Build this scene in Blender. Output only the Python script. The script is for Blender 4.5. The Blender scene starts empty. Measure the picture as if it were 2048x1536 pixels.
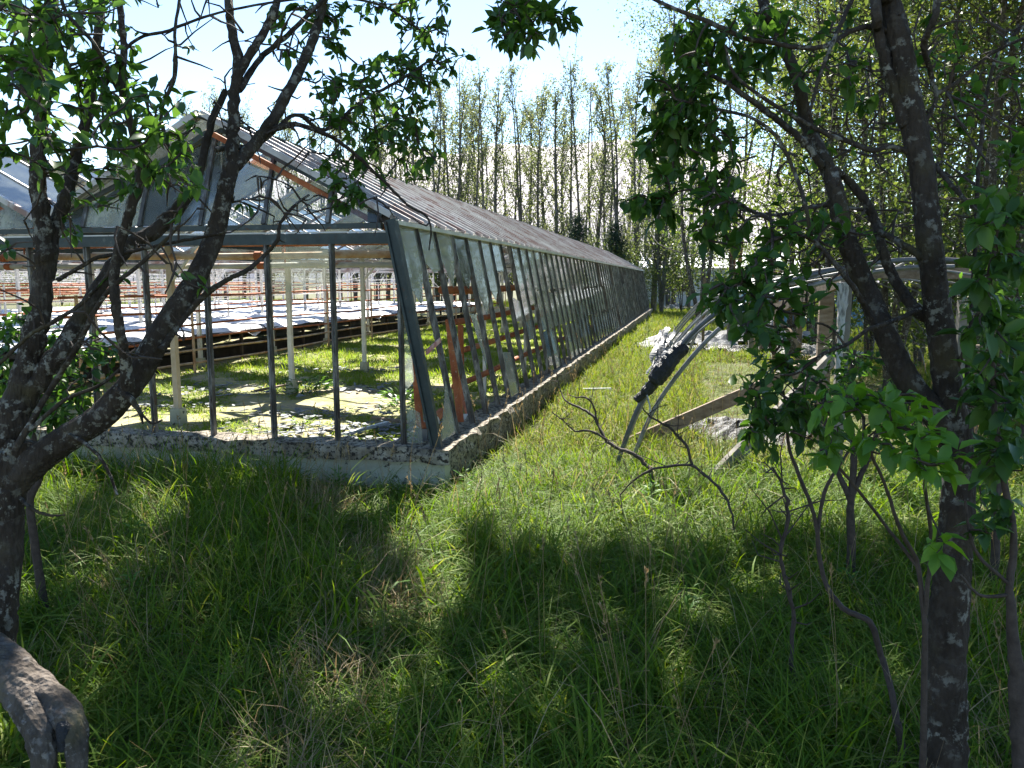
import bpy, math, random
import numpy as np
from mathutils import Vector
random.seed(7); rng = np.random.default_rng(7)
SC = bpy.context.scene
COL = SC.collection
R = math.radians
# ---------------------------------------------------------------- camera, sky, sun, exposure
CAM = np.array([0, 0, 1.75]); F = 1553.0
YAW, PITCH = R(13), R(-7.6)
cd = bpy.data.cameras.new('camera'); co = bpy.data.objects.new('camera', cd); COL.objects.link(co)
co.location = CAM; co.rotation_euler = (R(90) + PITCH, 0, YAW)
cd.sensor_width = 36; cd.lens = F / 2048 * 36; cd.clip_end = 5000; cd.clip_start = 0.05
SC.camera = co
SUN_EL, SUN_AZ = R(48), R(14)          # azimuth measured from +Y towards -X
sdir = np.array([-math.sin(SUN_AZ) * math.cos(SUN_EL), math.cos(SUN_AZ) * math.cos(SUN_EL), math.sin(SUN_EL)])
w = bpy.data.worlds.new('World'); SC.world = w; w.use_nodes = True
nt = w.node_tree; nt.nodes.clear()
sky = nt.nodes.new('ShaderNodeTexSky'); sky.sky_type = 'NISHITA'; sky.sun_disc = False
sky.sun_elevation = SUN_EL; sky.sun_rotation = -SUN_AZ
sky.air_density = 1.0; sky.dust_density = .15; sky.ozone_density = 1.0; sky.altitude = 50
bg = nt.nodes.new('ShaderNodeBackground'); bg.inputs[1].default_value = 0.071
wo = nt.nodes.new('ShaderNodeOutputWorld')
hs_ = nt.nodes.new('ShaderNodeHueSaturation'); hs_.inputs['Saturation'].default_value = 1.1
nt.links.new(sky.outputs[0], hs_.inputs['Color']); nt.links.new(hs_.outputs[0], bg.inputs[0]); nt.links.new(bg.outputs[0], wo.inputs[0])
ld = bpy.data.lights.new('sun', 'SUN'); ld.energy = 5.0; ld.angle = R(0.5); ld.color = (1, .95, .86)
lo = bpy.data.objects.new('sun', ld); COL.objects.link(lo)
lo.rotation_euler = Vector(sdir).to_track_quat('Z', 'Y').to_euler(); lo.location = (0, 0, 30)
SC.view_settings.view_transform = 'Standard'; SC.view_settings.look = 'None'
SC.view_settings.exposure = 2.05; SC.view_settings.gamma = 1
SC.render.engine = 'CYCLES'
SC.cycles.max_bounces = 6; SC.cycles.diffuse_bounces = 3; SC.cycles.glossy_bounces = 2
SC.cycles.transmission_bounces = 4; SC.cycles.transparent_max_bounces = 40
SC.cycles.use_denoising = True
SC.cycles.caustics_reflective = False; SC.cycles.caustics_refractive = False
SC.cycles.sample_clamp_indirect = 4

fw = np.array([-math.sin(YAW) * math.cos(PITCH), math.cos(YAW) * math.cos(PITCH), math.sin(PITCH)])
rt = np.array([math.cos(YAW), math.sin(YAW), 0.0]); up = np.cross(rt, fw)
def ray(px, py): return fw + rt * (px - 1024) / F - up * (py - 768) / F
def at(px, py, d): return CAM + ray(px, py) * d          # photograph point at a measured distance
def on(px, py, ax, v):
    r = ray(px, py); return CAM + r * (v - CAM[ax]) / r[ax]
def proj(P):
    d = np.asarray(P) - CAM; z = d @ fw
    return 1024 + F * (d @ rt) / z, 768 - F * (d @ up) / z, z

# ---------------------------------------------------------------- materials
def newmat(name):
    m = bpy.data.materials.new(name); m.use_nodes = True
    t = m.node_tree; t.nodes.clear()
    return m, t, t.nodes, t.links
def N(t, typ, **kw):
    n = t.nodes.new(typ)
    for k, v in kw.items():
        if k.startswith('i_'): n.inputs[int(k[2:])].default_value = v
        else: setattr(n, k, v)
    return n
def ramp(t, fac, stops):
    r = t.nodes.new('ShaderNodeValToRGB'); e = r.color_ramp.elements
    while len(e) > 1: e.remove(e[-1])
    e[0].position = stops[0][0]; e[0].color = (*stops[0][1], 1)
    for p, c in stops[1:]:
        x = e.new(p); x.color = (*c, 1)
    if fac is not None: t.links.new(fac, r.inputs[0])
    return r
def mixc(t, fac, a, b):
    m = t.nodes.new('ShaderNodeMix'); m.data_type = 'RGBA'
    for s, v in ((0, fac), (6, a), (7, b)):
        if hasattr(v, 'links'): t.links.new(v, m.inputs[s])
        elif s == 0: m.inputs[0].default_value = v
        else: m.inputs[s].default_value = (*v, 1)
    return m.outputs[2]
def noise(t, scale, detail=6, rough=.6, vec=None, stretch=None):
    tc = t.nodes.new('ShaderNodeTexCoord'); n = t.nodes.new('ShaderNodeTexNoise')
    n.inputs['Scale'].default_value = scale; n.inputs['Detail'].default_value = detail; n.inputs['Roughness'].default_value = rough
    src = tc.outputs['Object']
    if stretch:
        mp = t.nodes.new('ShaderNodeMapping'); mp.inputs['Scale'].default_value = stretch
        t.links.new(src, mp.inputs[0]); src = mp.outputs[0]
    t.links.new(src, n.inputs['Vector'])
    return n.outputs['Fac']
def finish(t, col, rough=.8, bump=None, bstr=.4, bdist=.01, metal=0.0, spec=.5):
    b = t.nodes.new('ShaderNodeBsdfPrincipled'); o = t.nodes.new('ShaderNodeOutputMaterial')
    if hasattr(col, 'links'): t.links.new(col, b.inputs['Base Color'])
    else: b.inputs['Base Color'].default_value = (*col, 1)
    b.inputs['Roughness'].default_value = rough; b.inputs['Metallic'].default_value = metal
    b.inputs['Specular IOR Level'].default_value = spec
    if bump is not None:
        bp = t.nodes.new('ShaderNodeBump'); bp.inputs['Strength'].default_value = bstr; bp.inputs['Distance'].default_value = bdist
        t.links.new(bump, bp.inputs['Height']); t.links.new(bp.outputs[0], b.inputs['Normal'])
    t.links.new(b.outputs[0], o.inputs[0]); return b
def patchy(name, stops, scale=6, rough=.8, bstr=.4, bdist=.01, metal=0, fine=None, stretch=None, spec=.4):
    m, t, n, l = newmat(name)
    f = noise(t, scale, 8, .65, stretch=stretch)
    c = ramp(t, f, stops).outputs[0]
    if fine:
        f2 = noise(t, fine[0], 5, .7, stretch=stretch)
        k = ramp(t, f2, [(fine[1], (0, 0, 0)), (fine[2], (1, 1, 1))]).outputs[0]
        c = mixc(t, k, c, fine[3])
    finish(t, c, rough, noise(t, scale * 6, 4, .7, stretch=stretch), bstr, bdist, metal, spec)
    return m
def leafmat(name, cols, trans=.45, rough=.45, inst=False, spec=.4):
    m, t, n, l = newmat(name)
    g = t.nodes.new('ShaderNodeNewGeometry')
    src = g.outputs['Random Per Island']
    if inst:
        oi = t.nodes.new('ShaderNodeObjectInfo')
        a = N(t, 'ShaderNodeMath', operation='ADD'); l.new(src, a.inputs[0]); l.new(oi.outputs['Random'], a.inputs[1])
        f = N(t, 'ShaderNodeMath', operation='FRACT'); l.new(a.outputs[0], f.inputs[0]); src = f.outputs[0]
    k = len(cols)
    r = ramp(t, src, [(i / max(1, k - 1), c) for i, c in enumerate(cols)])
    b = t.nodes.new('ShaderNodeBsdfPrincipled'); b.inputs['Roughness'].default_value = rough
    b.inputs['Specular IOR Level'].default_value = spec
    tr = t.nodes.new('ShaderNodeBsdfTranslucent'); hs = t.nodes.new('ShaderNodeHueSaturation')
    hs.inputs['Value'].default_value = 1.5; hs.inputs['Saturation'].default_value = 1.1; hs.inputs['Hue'].default_value = .485
    l.new(r.outputs[0], b.inputs['Base Color']); l.new(r.outputs[0], hs.inputs['Color']); l.new(hs.outputs[0], tr.inputs[0])
    mx = t.nodes.new('ShaderNodeMixShader'); mx.inputs[0].default_value = trans
    l.new(b.outputs[0], mx.inputs[1]); l.new(tr.outputs[0], mx.inputs[2])
    o = t.nodes.new('ShaderNodeOutputMaterial'); l.new(mx.outputs[0], o.inputs[0])
    return m
def barkmat(name, dark, mid, lich, amt=.56, sc=9):
    m, t, n, l = newmat(name)
    f = noise(t, sc * 1.2, 8, .7, stretch=(1, 1, .6))
    c = ramp(t, f, [(.3, dark), (.7, mid)]).outputs[0]
    k = ramp(t, noise(t, sc * 3.2, 6, .68), [(amt, (0, 0, 0)), (amt + .07, (.85, .85, .85))]).outputs[0]
    kk = ramp(t, noise(t, sc * .55, 3, .6), [(.42, (.08, .08, .08)), (.6, (1, 1, 1))]).outputs[0]
    mm = N(t, 'ShaderNodeMath', operation='MULTIPLY'); l.new(k, mm.inputs[0]); l.new(kk, mm.inputs[1])
    c = mixc(t, mm.outputs[0], c, lich)
    k2 = ramp(t, noise(t, sc * .7, 3, .5), [(.55, (0, 0, 0)), (.75, (.7, .7, .7))]).outputs[0]
    c = mixc(t, k2, c, (mid[0] * 1.1, mid[1] * 1.15, mid[2] * .7))
    v = t.nodes.new('ShaderNodeTexVoronoi'); v.inputs['Scale'].default_value = sc * 6
    tc = t.nodes.new('ShaderNodeTexCoord'); mp = t.nodes.new('ShaderNodeMapping'); mp.inputs['Scale'].default_value = (1.4, 1.4, .4)
    l.new(tc.outputs['Object'], mp.inputs[0]); l.new(mp.outputs[0], v.inputs['Vector'])
    ad = N(t, 'ShaderNodeMath', operation='ADD'); l.new(v.outputs[0], ad.inputs[0]); l.new(noise(t, sc * 5, 6, .7), ad.inputs[1])
    finish(t, c, .9, ad.outputs[0], .9, .012, spec=.25)
    return m
def glassmat(name, dirt, amount, sc=3.0, tint=(.93, .96, .94), gl=1.0):
    m, t, n, l = newmat(name)
    tr = t.nodes.new('ShaderNodeBsdfTransparent'); tr.inputs[0].default_value = (*tint, 1)
    gs = t.nodes.new('ShaderNodeBsdfGlossy'); gs.inputs['Roughness'].default_value = .04
    fr = t.nodes.new('ShaderNodeFresnel'); fr.inputs[0].default_value = 1.5
    # slight waviness of the old panes
    bp = t.nodes.new('ShaderNodeBump'); bp.inputs['Strength'].default_value = .15; bp.inputs['Distance'].default_value = .01
    l.new(noise(t, 2.5, 2, .5), bp.inputs['Height']); l.new(bp.outputs[0], gs.inputs['Normal'])
    mx = t.nodes.new('ShaderNodeMixShader'); sc_ = N(t, 'ShaderNodeMath', operation='MULTIPLY'); sc_.inputs[1].default_value = gl; sc_.use_clamp = True
    l.new(fr.outputs[0], sc_.inputs[0]); l.new(sc_.outputs[0], mx.inputs[0]); l.new(tr.outputs[0], mx.inputs[1]); l.new(gs.outputs[0], mx.inputs[2])
    df = t.nodes.new('ShaderNodeBsdfDiffuse'); df.inputs[0].default_value = (*dirt, 1)
    tl = t.nodes.new('ShaderNodeBsdfTranslucent'); tl.inputs[0].default_value = (*dirt, 1)
    md = t.nodes.new('ShaderNodeMixShader'); md.inputs[0].default_value = .5; l.new(df.outputs[0], md.inputs[1]); l.new(tl.outputs[0], md.inputs[2])
    k = ramp(t, noise(t, sc, 8, .7, stretch=(1, 1, .5)), [(.3, (amount * .4,) * 3), (.55, (amount,) * 3), (.75, (min(1, amount * 2.6),) * 3)])
    m2 = t.nodes.new('ShaderNodeMixShader'); l.new(k.outputs[0], m2.inputs[0]); l.new(mx.outputs[0], m2.inputs[1]); l.new(md.outputs[0], m2.inputs[2])
    o = t.nodes.new('ShaderNodeOutputMaterial'); l.new(m2.outputs[0], o.inputs[0])
    return m

M = {}
M['bark'] = barkmat('willow_bark', (.018, .012, .008), (.07, .055, .044), (.30, .29, .25), .53)
M['bark_pale'] = barkmat('grey_bark', (.035, .028, .022), (.11, .092, .075), (.34, .33, .30), .5)
M['twig'] = patchy('twig_bark', [(.3, (.03, .02, .015)), (.7, (.08, .06, .05))], 30, .8)
M['poplar_bark'] = barkmat('poplar_bark', (.05, .045, .04), (.17, .155, .14), (.34, .33, .3), .55, 3)
M['leaf'] = leafmat('willow_leaf', [(.03, .075, .014), (.05, .12, .02), (.08, .17, .03), (.05, .11, .026)], .5, .38)
M['leaf_lime'] = leafmat('backlit_lime_leaf', [(.09, .21, .025), (.15, .30, .035), (.07, .17, .022)], .5, .4)  # backlit glow of the sapling leaves put into the lime colour
M['leaf_olive'] = leafmat('woodland_leaf', [(.045, .075, .02), (.08, .12, .028), (.12, .155, .035), (.045, .08, .024)], .5, .5)
M['leaf_poplar'] = leafmat('poplar_leaf', [(.07, .095, .04), (.11, .14, .055), (.16, .18, .07), (.08, .105, .05)], .5, .45)
M['needle'] = leafmat('spruce_needle', [(.02, .04, .022), (.035, .06, .03)], .2, .6)
M['grass'] = leafmat('grass_blade', [(.06, .13, .010), (.085, .17, .012), (.14, .225, .02), (.075, .15, .012), (.20, .235, .045), (.065, .145, .012), (.115, .195, .018)], .45, .6, True, .2)
M['grass_sun'] = leafmat('meadow_blade', [(.08, .14, .015), (.12, .18, .02), (.17, .20, .03), (.09, .16, .015), (.26, .22, .09)], .4, .65, True, .15)
M['grass_dry'] = leafmat('dry_blade', [(.25, .19, .09), (.32, .26, .13), (.18, .12, .06)], .3, .6, True)
M['soil'] = patchy('soil', [(.3, (.03, .03, .012)), (.5, (.06, .07, .02)), (.7, (.10, .09, .04))], 1.6, .95, .6, .03, fine=(9, .5, .62, (.13, .11, .05)))
M['floor'] = patchy('greenhouse_earth', [(.3, (.12, .15, .03)), (.45, (.22, .22, .06)), (.58, (.34, .29, .16)), (.75, (.16, .12, .07))], 1.3, .95, .5, .02, fine=(14, .5, .6, (.19, .18, .15)))
M['concrete'] = patchy('wall_concrete', [(.35, (.32, .31, .23)), (.6, (.48, .47, .36))], 3, .9, .5, .01, fine=(11, .58, .64, (.05, .045, .035)))
M['cap'] = patchy('capping_concrete', [(.35, (.13, .11, .085)), (.52, (.30, .26, .20)), (.7, (.46, .42, .35))], 7, .95, .9, .02, fine=(26, .5, .56, (.035, .03, .025)))
M['steel'] = patchy('grey_green_steel', [(.3, (.025, .036, .040)), (.6, (.05, .066, .07)), (.75, (.16, .17, .16))], 8, .5, .3, .004, .3, fine=(22, .6, .68, (.09, .045, .025)))
M['bar'] = patchy('old_glazing_bar', [(.3, (.04, .036, .033)), (.5, (.10, .095, .09)), (.68, (.34, .33, .31))], 5, .55, .4, .004, .3, fine=(18, .56, .64, (.075, .035, .02)), stretch=(3, 3, .8))
M['roofbar'] = patchy('roof_bar_metal', [(.35, (.26, .21, .20)), (.5, (.44, .41, .40)), (.68, (.62, .61, .60))], .9, .5, .3, .004, .2, fine=(2.2, .50, .60, (.24, .15, .13)))
M['white'] = patchy('whitewashed_post', [(.3, (.52, .50, .46)), (.7, (.78, .76, .72))], 4, .7, .2, .004, fine=(20, .64, .7, (.28, .2, .14)))
M['cream'] = patchy('tan_post', [(.3, (.38, .3, .2)), (.7, (.6, .5, .38))], 4, .7, .2, .004)
M['rust'] = patchy('rusty_pipe', [(.3, (.18, .045, .016)), (.5, (.36, .10, .035)), (.68, (.5, .18, .07))], 5, .75, .3, .004, fine=(24, .6, .68, (.45, .33, .22)))
M['rust_tan'] = patchy('rusty_tan_pipe', [(.35, (.30, .14, .06)), (.5, (.5, .33, .2)), (.7, (.6, .48, .36))], 4, .75, .3, .004)
M['pipe_grey'] = patchy('painted_grey_pipe', [(.35, (.32, .31, .28)), (.65, (.55, .54, .5))], 4, .6, .2, .004, fine=(9, .58, .66, (.3, .14, .06)))
M['sheet'] = patchy('white_plastic_sheet', [(.35, (.62, .62, .64)), (.6, (.8, .8, .82))], 2.5, .6, 1.0, .04, fine=(3.5, .62, .70, (.30, .29, .27)), stretch=(1, .3, 1))
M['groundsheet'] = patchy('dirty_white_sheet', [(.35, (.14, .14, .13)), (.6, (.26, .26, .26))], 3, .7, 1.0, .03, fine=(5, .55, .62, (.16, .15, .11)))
M['dark'] = patchy('dark_timber', [(.3, (.025, .02, .016)), (.7, (.07, .055, .045))], 5, .9)
M['black'] = patchy('black_plastic', [(.3, (.012, .012, .014)), (.7, (.035, .036, .04))], 7, .4, .8, .02, fine=(15, .66, .72, (.12, .12, .12)), spec=.25)
M['hose'] = patchy('grey_hoop_pipe', [(.3, (.11, .11, .115)), (.7, (.26, .26, .26))], 9, .45, .2, .003, .2, fine=(5, .6, .7, (.12, .10, .09)))
M['hose_dark'] = patchy('dark_hoop_pipe', [(.3, (.05, .055, .065)), (.7, (.12, .125, .14))], 7, .45, .2, .003)
M['torn'] = patchy('torn_white_film', [(.38, (.25, .25, .26)), (.5, (.68, .68, .70))], 14, .5, 1.0, .03, stretch=(3, 3, .6))
M['wood'] = patchy('weathered_wood', [(.3, (.11, .075, .048)), (.55, (.21, .155, .11)), (.75, (.30, .25, .2))], 6, .85, .5, .006, stretch=(1.2, 4, 4))
M['wood_grey'] = patchy('grey_wood', [(.3, (.11, .095, .08)), (.7, (.26, .24, .215))], 6, .85, .5, .006)
M['flake'] = patchy('felt_flake', [(.35, (.09, .10, .11)), (.65, (.20, .22, .24))], 5, .7, .6, .01, fine=(14, .55, .62, (.2, .17, .12)))
M['blue'] = patchy('blue_paint', [(.3, (.10, .27, .45)), (.7, (.17, .38, .58))], 2, .6)
M['orange'] = patchy('orange_trim', [(.3, (.35, .09, .03)), (.7, (.5, .16, .06))], 6, .6)
M['pale'] = patchy('pale_roof', [(.3, (.45, .48, .5)), (.7, (.62, .65, .66))], 1.2, .5)
M['hill'] = patchy('bare_hillside', [(.3, (.34, .30, .31)), (.5, (.42, .375, .385)), (.7, (.50, .46, .47))], .012, .95, .3, 1, fine=(.06, .55, .7, (.38, .34, .30)))  # distance haze put into the pale hill colour
M['glass'] = glassmat('old_pane', (.55, .6, .55), .10)
M['glass_milky'] = glassmat('milky_pane', (.84, .88, .80), .24, 2.2)
M['glass_roof'] = glassmat('dusty_roof_pane', (.78, .8, .84), .15, 1.0)
M['stone'] = barkmat('root_bark', (.035, .028, .022), (.15, .125, .105), (.26, .24, .22), .54, 7)

# ---------------------------------------------------------------- mesh builder
class MB:
    def __init__(s): s.v = []; s.f = []; s.n = 0
    def add(s, V, Fs):
        V = np.asarray(V, float).reshape(-1, 3); Fs = np.asarray(Fs, int)
        s.v.append(V); s.f.append(Fs + s.n); s.n += len(V); return s
    def box(s, a, b, w, h=None, upv=(0, 0, 1), taper=1.0):
        a = np.array(a, float); b = np.array(b, float); h = w if h is None else h
        d = b - a; d /= np.linalg.norm(d); u = np.array(upv, float)
        if abs(d @ u) > .97: u = np.array([0, 1., 0])
        x = np.cross(d, u); x /= np.linalg.norm(x); y = np.cross(x, d)
        V = []
        for p, k in ((a, 1), (b, taper)):
            for i, j in ((-1, -1), (1, -1), (1, 1), (-1, 1)): V.append(p + x * i * w / 2 * k + y * j * h / 2 * k)
        s.add(V, [[0, 3, 2, 1], [4, 5, 6, 7], [0, 1, 5, 4], [1, 2, 6, 5], [2, 3, 7, 6], [3, 0, 4, 7]]); return s
    def block(s, lo, hi):
        x0, y0, z0 = lo; x1, y1, z1 = hi
        s.add([(x0, y0, z0), (x1, y0, z0), (x1, y1, z0), (x0, y1, z0), (x0, y0, z1), (x1, y0, z1), (x1, y1, z1), (x0, y1, z1)],
              [[0, 3, 2, 1], [4, 5, 6, 7], [0, 1, 5, 4], [1, 2, 6, 5], [2, 3, 7, 6], [3, 0, 4, 7]]); return s
    def tube(s, pts, rad, k=8, jit=0.0, ridge=0.0):
        P = np.asarray(pts, float); n = len(P)
        r = np.full(n, rad, float) if np.isscalar(rad) else np.asarray(rad, float)
        T = np.gradient(P, axis=0); T /= np.linalg.norm(T, axis=1)[:, None] + 1e-9
        u = np.array([.31, .17, .93]) if abs(T[0][2]) < .9 else np.array([.93, .17, .31])
        V = []; ang = np.arange(k) * 2 * math.pi / k
        for i in range(n):
            x = np.cross(T[i], u); x /= np.linalg.norm(x) + 1e-9; y = np.cross(x, T[i]); u = y * 1.0 if i else u; u = np.cross(x, T[i])
            rr = r[i] * (1 + jit * (rng.random(k) - .5)) if jit else r[i]
            if ridge: rr = rr * (1 + ridge * (np.sin(4 * ang + .35 * i + 1.3 * math.sin(i * .21)) + .7 * np.sin(9 * ang - .3 * i) + .5 * np.sin(15 * ang + .8 * math.sin(i * .4)) * math.sin(i * .9)))
            V.append(P[i] + (np.cos(ang) * rr)[:, None] * x + (np.sin(ang) * rr)[:, None] * y)
        V = np.concatenate(V)
        i = np.arange(n - 1)[:, None] * k; j = np.arange(k)[None, :]; j2 = (j + 1) % k
        s.add(V, np.stack([i + j, i + j2, i + k + j2, i + k + j], -1).reshape(-1, 4))
        m = s.n
        for e, cc in ((0, P[0]), (n - 1, P[-1])):           # end caps as fans of degenerate quads
            ring = V[e * k:(e + 1) * k]; VV = np.vstack([ring, cc]); q = np.arange(k)
            fq = np.stack([q, (q + 1) % k, np.full(k, k)], -1)
            s.add(VV, fq if e else fq[:, ::-1])
        return s
    def mesh(s, name, off=(0, 0, 0), smooth=True):
        V = np.concatenate(s.v) - np.asarray(off, float)
        me = bpy.data.meshes.new(name)
        loops = np.concatenate([f.reshape(-1) for f in s.f]); cnt = np.concatenate([np.full(len(f), f.shape[1]) for f in s.f])
        st = np.concatenate([[0], np.cumsum(cnt)[:-1]])
        me.vertices.add(len(V)); me.vertices.foreach_set('co', V.reshape(-1).astype(np.float32))
        me.loops.add(len(loops)); me.loops.foreach_set('vertex_index', loops.astype(np.int32))
        me.polygons.add(len(cnt)); me.polygons.foreach_set('loop_start', st.astype(np.int32)); me.polygons.foreach_set('loop_total', cnt.astype(np.int32))
        me.polygons.foreach_set('use_smooth', np.full(len(cnt), bool(smooth)))
        me.update(); me.validate(); return me
    def build(s, name, m, parent=None, smooth=False, loc=None):
        off = np.array(parent['base']) if parent is not None and 'base' in parent else (np.zeros(3) if loc is None else np.array(loc, float))
        me = s.mesh(name, off, smooth); me.materials.append(M[m] if isinstance(m, str) else m)
        o = bpy.data.objects.new(name, me); COL.objects.link(o)
        if parent is not None:
            o.parent = parent
            if 'base' in parent: o['base'] = list(off)
        else: o.location = off; o['base'] = [float(a) for a in off]
        return o
def tag(o, label=None, cat=None, group=None, kind=None):
    if label: o['label'] = label
    if cat: o['category'] = cat
    if group: o['group'] = group
    if kind: o['kind'] = kind
    return o
def thing(name, loc, label, cat, group=None):
    o = bpy.data.objects.new(name, None); COL.objects.link(o); o.location = loc; o.empty_display_size = .2
    o['base'] = [float(a) for a in loc]; return tag(o, label, cat, group)
def copy_tree(root, loc, rz=0, sc=1.0):
    r = root.copy(); COL.objects.link(r); r.location = loc; r.rotation_euler = (0, 0, rz); r.scale = (sc, sc, sc)
    for ch in list(root.children):
        c = ch.copy(); COL.objects.link(c); c.parent = r
    return r
def spline(pts, k=6):
    P = np.asarray(pts, float)
    if len(P) < 3: return np.linspace(P[0], P[-1], k + 1)
    Q = np.vstack([2 * P[0] - P[1], P, 2 * P[-1] - P[-2]]); out = []
    for i in range(1, len(Q) - 2):
        for t in np.linspace(0, 1, k, endpoint=False):
            a, b, c, d = Q[i - 1], Q[i], Q[i + 1], Q[i + 2]
            out.append(.5 * ((2 * b) + (c - a) * t + (2 * a - 5 * b + 4 * c - d) * t * t + (-a + 3 * b - 3 * c + d) * t ** 3))
    out.append(Q[-2]); return np.array(out)
def unit(a): return a / (np.linalg.norm(a, axis=-1, keepdims=True) + 1e-9)

# leaves: arrays of positions, directions, normals
def add_leaves(mb, P, D, Nn, L, W, fine=True):
    P = np.asarray(P); D = unit(np.asarray(D)); n = len(P)
    if n == 0: return
    S = unit(np.cross(D, Nn)); U = np.cross(S, D)
    L = np.broadcast_to(np.asarray(L, float), (n,))[:, None]; W = np.broadcast_to(np.asarray(W, float), (n,))[:, None]
    if fine:
        dr = L * .18
        v = [P, P + D * L * .3 - S * W * .42 + U * W * .16, P + D * L * .32 - U * dr * .1, P + D * L * .3 + S * W * .42 + U * W * .16,
             P + D * L * .65 - S * W * .42 + U * W * .12 - U * dr * .5, P + D * L * .66 - U * dr * .6, P + D * L * .65 + S * W * .42 + U * W * .12 - U * dr * .5,
             P + D * L - U * dr * 1.4]
        V = np.stack(v, 1).reshape(-1, 3); b = (np.arange(n) * 8)[:, None]
        mb.add(V, (b[:, :, None] + np.array([[[0, 2, 1, 1], [0, 3, 2, 2]]])).reshape(-1, 4)[:, :3])
        mb.f.append((b[:, :, None] + np.array([[[1, 2, 5, 4], [2, 3, 6, 5]]])).reshape(-1, 4) + mb.n - len(V))
        mb.f.append((b[:, :, None] + np.array([[[4, 5, 7], [5, 6, 7]]])).reshape(-1, 3) + mb.n - len(V))
    else:
        V = np.stack([P, P + D * L * .5 - S * W * .5 + U * W * .15, P + D * L, P + D * L * .5 + S * W * .5 + U * W * .15], 1).reshape(-1, 3)
        b = (np.arange(n) * 4)[:, None]
        mb.add(V, (b[:, :, None] + np.array([[[0, 1, 2], [0, 2, 3]]])).reshape(-1, 3))

class Pool:                       # points of a tree's wood that new twigs may start from
    def __init__(s): s.p = np.zeros((0, 3))
    def add(s, P): s.p = np.vstack([s.p, P])
def grow(pool, targets, twigs, leaves, lsize=.065, nleaf=6, r0=.0045, fine=True, leafy=1.0, droop=.25, spread=1.0, maxd=9):
    T = np.asarray(targets)
    d = np.array([np.min(np.linalg.norm(pool.p - t, axis=1)) for t in T])
    LP, LD, LN, LL = [], [], [], []
    for t in T[np.argsort(d)]:
        dd = np.linalg.norm(pool.p - t, axis=1); i = int(np.argmin(dd + rng.random(len(dd)) * .12)); s0 = pool.p[i]
        ln = dd[i]
        if ln < .02 or ln > maxd: continue
        n = 4 if ln < .3 else 6
        u = np.linspace(0, 1, n)[:, None]
        mid = rng.normal(0, .10, 3) * ln
        P = s0 + (t - s0) * u + mid * (4 * u * (1 - u)) + rng.normal(0, .018, (n, 3)) * ln * (u > 0) * (u < 1)
        twigs.tube(P, np.linspace(r0 * (1 + ln), r0 * .45, n), 4)
        pool.add(P[1:])
        if rng.random() > leafy: continue
        dirv = unit(P[-1] - P[-2])
        m = max(2, int(rng.poisson(nleaf)))
        uu = 1 - rng.random(m) ** 1.3 * min(.8, .16 / max(ln, .05) * spread + .12)
        uu[0] = 1
        pos = s0 + (t - s0) * uu[:, None] + mid * (4 * uu * (1 - uu))[:, None] + rng.normal(0, .005, (m, 3))
        dr = unit(dirv * .7 + rng.normal(0, .75, (m, 3)) + np.array([0, 0, -droop]))
        LP.append(pos); LD.append(dr); LN.append(unit(rng.normal(0, .45, (m, 3)) + np.array([0, 0, 1]))); LL.append(lsize * rng.uniform(.4, 1.15, m))
    if LP:
        LL = np.concatenate(LL)
        add_leaves(leaves, np.concatenate(LP), np.concatenate(LD), np.concatenate(LN), LL, LL * rng.uniform(.45, .6, len(LL)), fine)

def hx(x, y, s=0):
    return math.sin(x * .9 + 1.3 * s) * .5 + math.sin(y * .7 + x * .4 + s) * .5
# ---------------------------------------------------------------- ground, hill
def ground_z(x, y):
    x = np.asarray(x, float); y = np.asarray(y, float)
    return .035 * np.sin(x * .9 + 1) * np.cos(y * .75) + .02 * np.sin(x * 2.3 + y * 1.7) - .02
g = MB()
xs = np.concatenate([[-900, -300, -120, -60], np.arange(-40, 30.1, .5), [60, 120, 300, 900]]); ys = np.concatenate([[-300, -60, -20], np.arange(-8, 50.1, .5), [70, 120, 300, 900, 1500]])
GX, GY = np.meshgrid(xs, ys); GZ = ground_z(GX, GY)
GZ = np.where((GX < -2) & (GY > 6), GZ * .4 - .0, GZ)
nx, ny = len(xs), len(ys)
i = np.arange(ny - 1)[:, None] * nx; j = np.arange(nx - 1)[None, :]
g.add(np.stack([GX, GY, GZ], -1).reshape(-1, 3), np.stack([i + j, i + j + 1, i + nx + j + 1, i + nx + j], -1).reshape(-1, 4))
tag(g.build('ground', 'soil', smooth=True), 'mossy ground under the grass all round the glasshouse', kind='structure')
YG, YE = 6.2, 40.0
SILLX, SILLZ, EAVEX, EAVEZ, RIDGEZ, SPAN, NSP = -2.09, .35, -2.47, 2.23, 3.13, 3.46, 9
g = MB(); xs = np.arange(-34, -2.2, .35); ys = np.arange(YG + .1, YE + .1, .35)
GX, GY = np.meshgrid(xs, ys); GZ = .035 + .03 * np.sin(GX * 3.1 + GY) * np.cos(GY * 2.3) + .02 * np.sin(GX * 7 + GY * 5)
nx, ny = len(xs), len(ys); i = np.arange(ny - 1)[:, None] * nx; j = np.arange(nx - 1)[None, :]
g.add(np.stack([GX, GY, GZ], -1).reshape(-1, 3), np.stack([i + j, i + j + 1, i + nx + j + 1, i + nx + j], -1).reshape(-1, 4))
tag(g.build('earth_floor', 'floor', smooth=True), 'patchy earth and moss floor inside the glasshouse', kind='structure')
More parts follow.
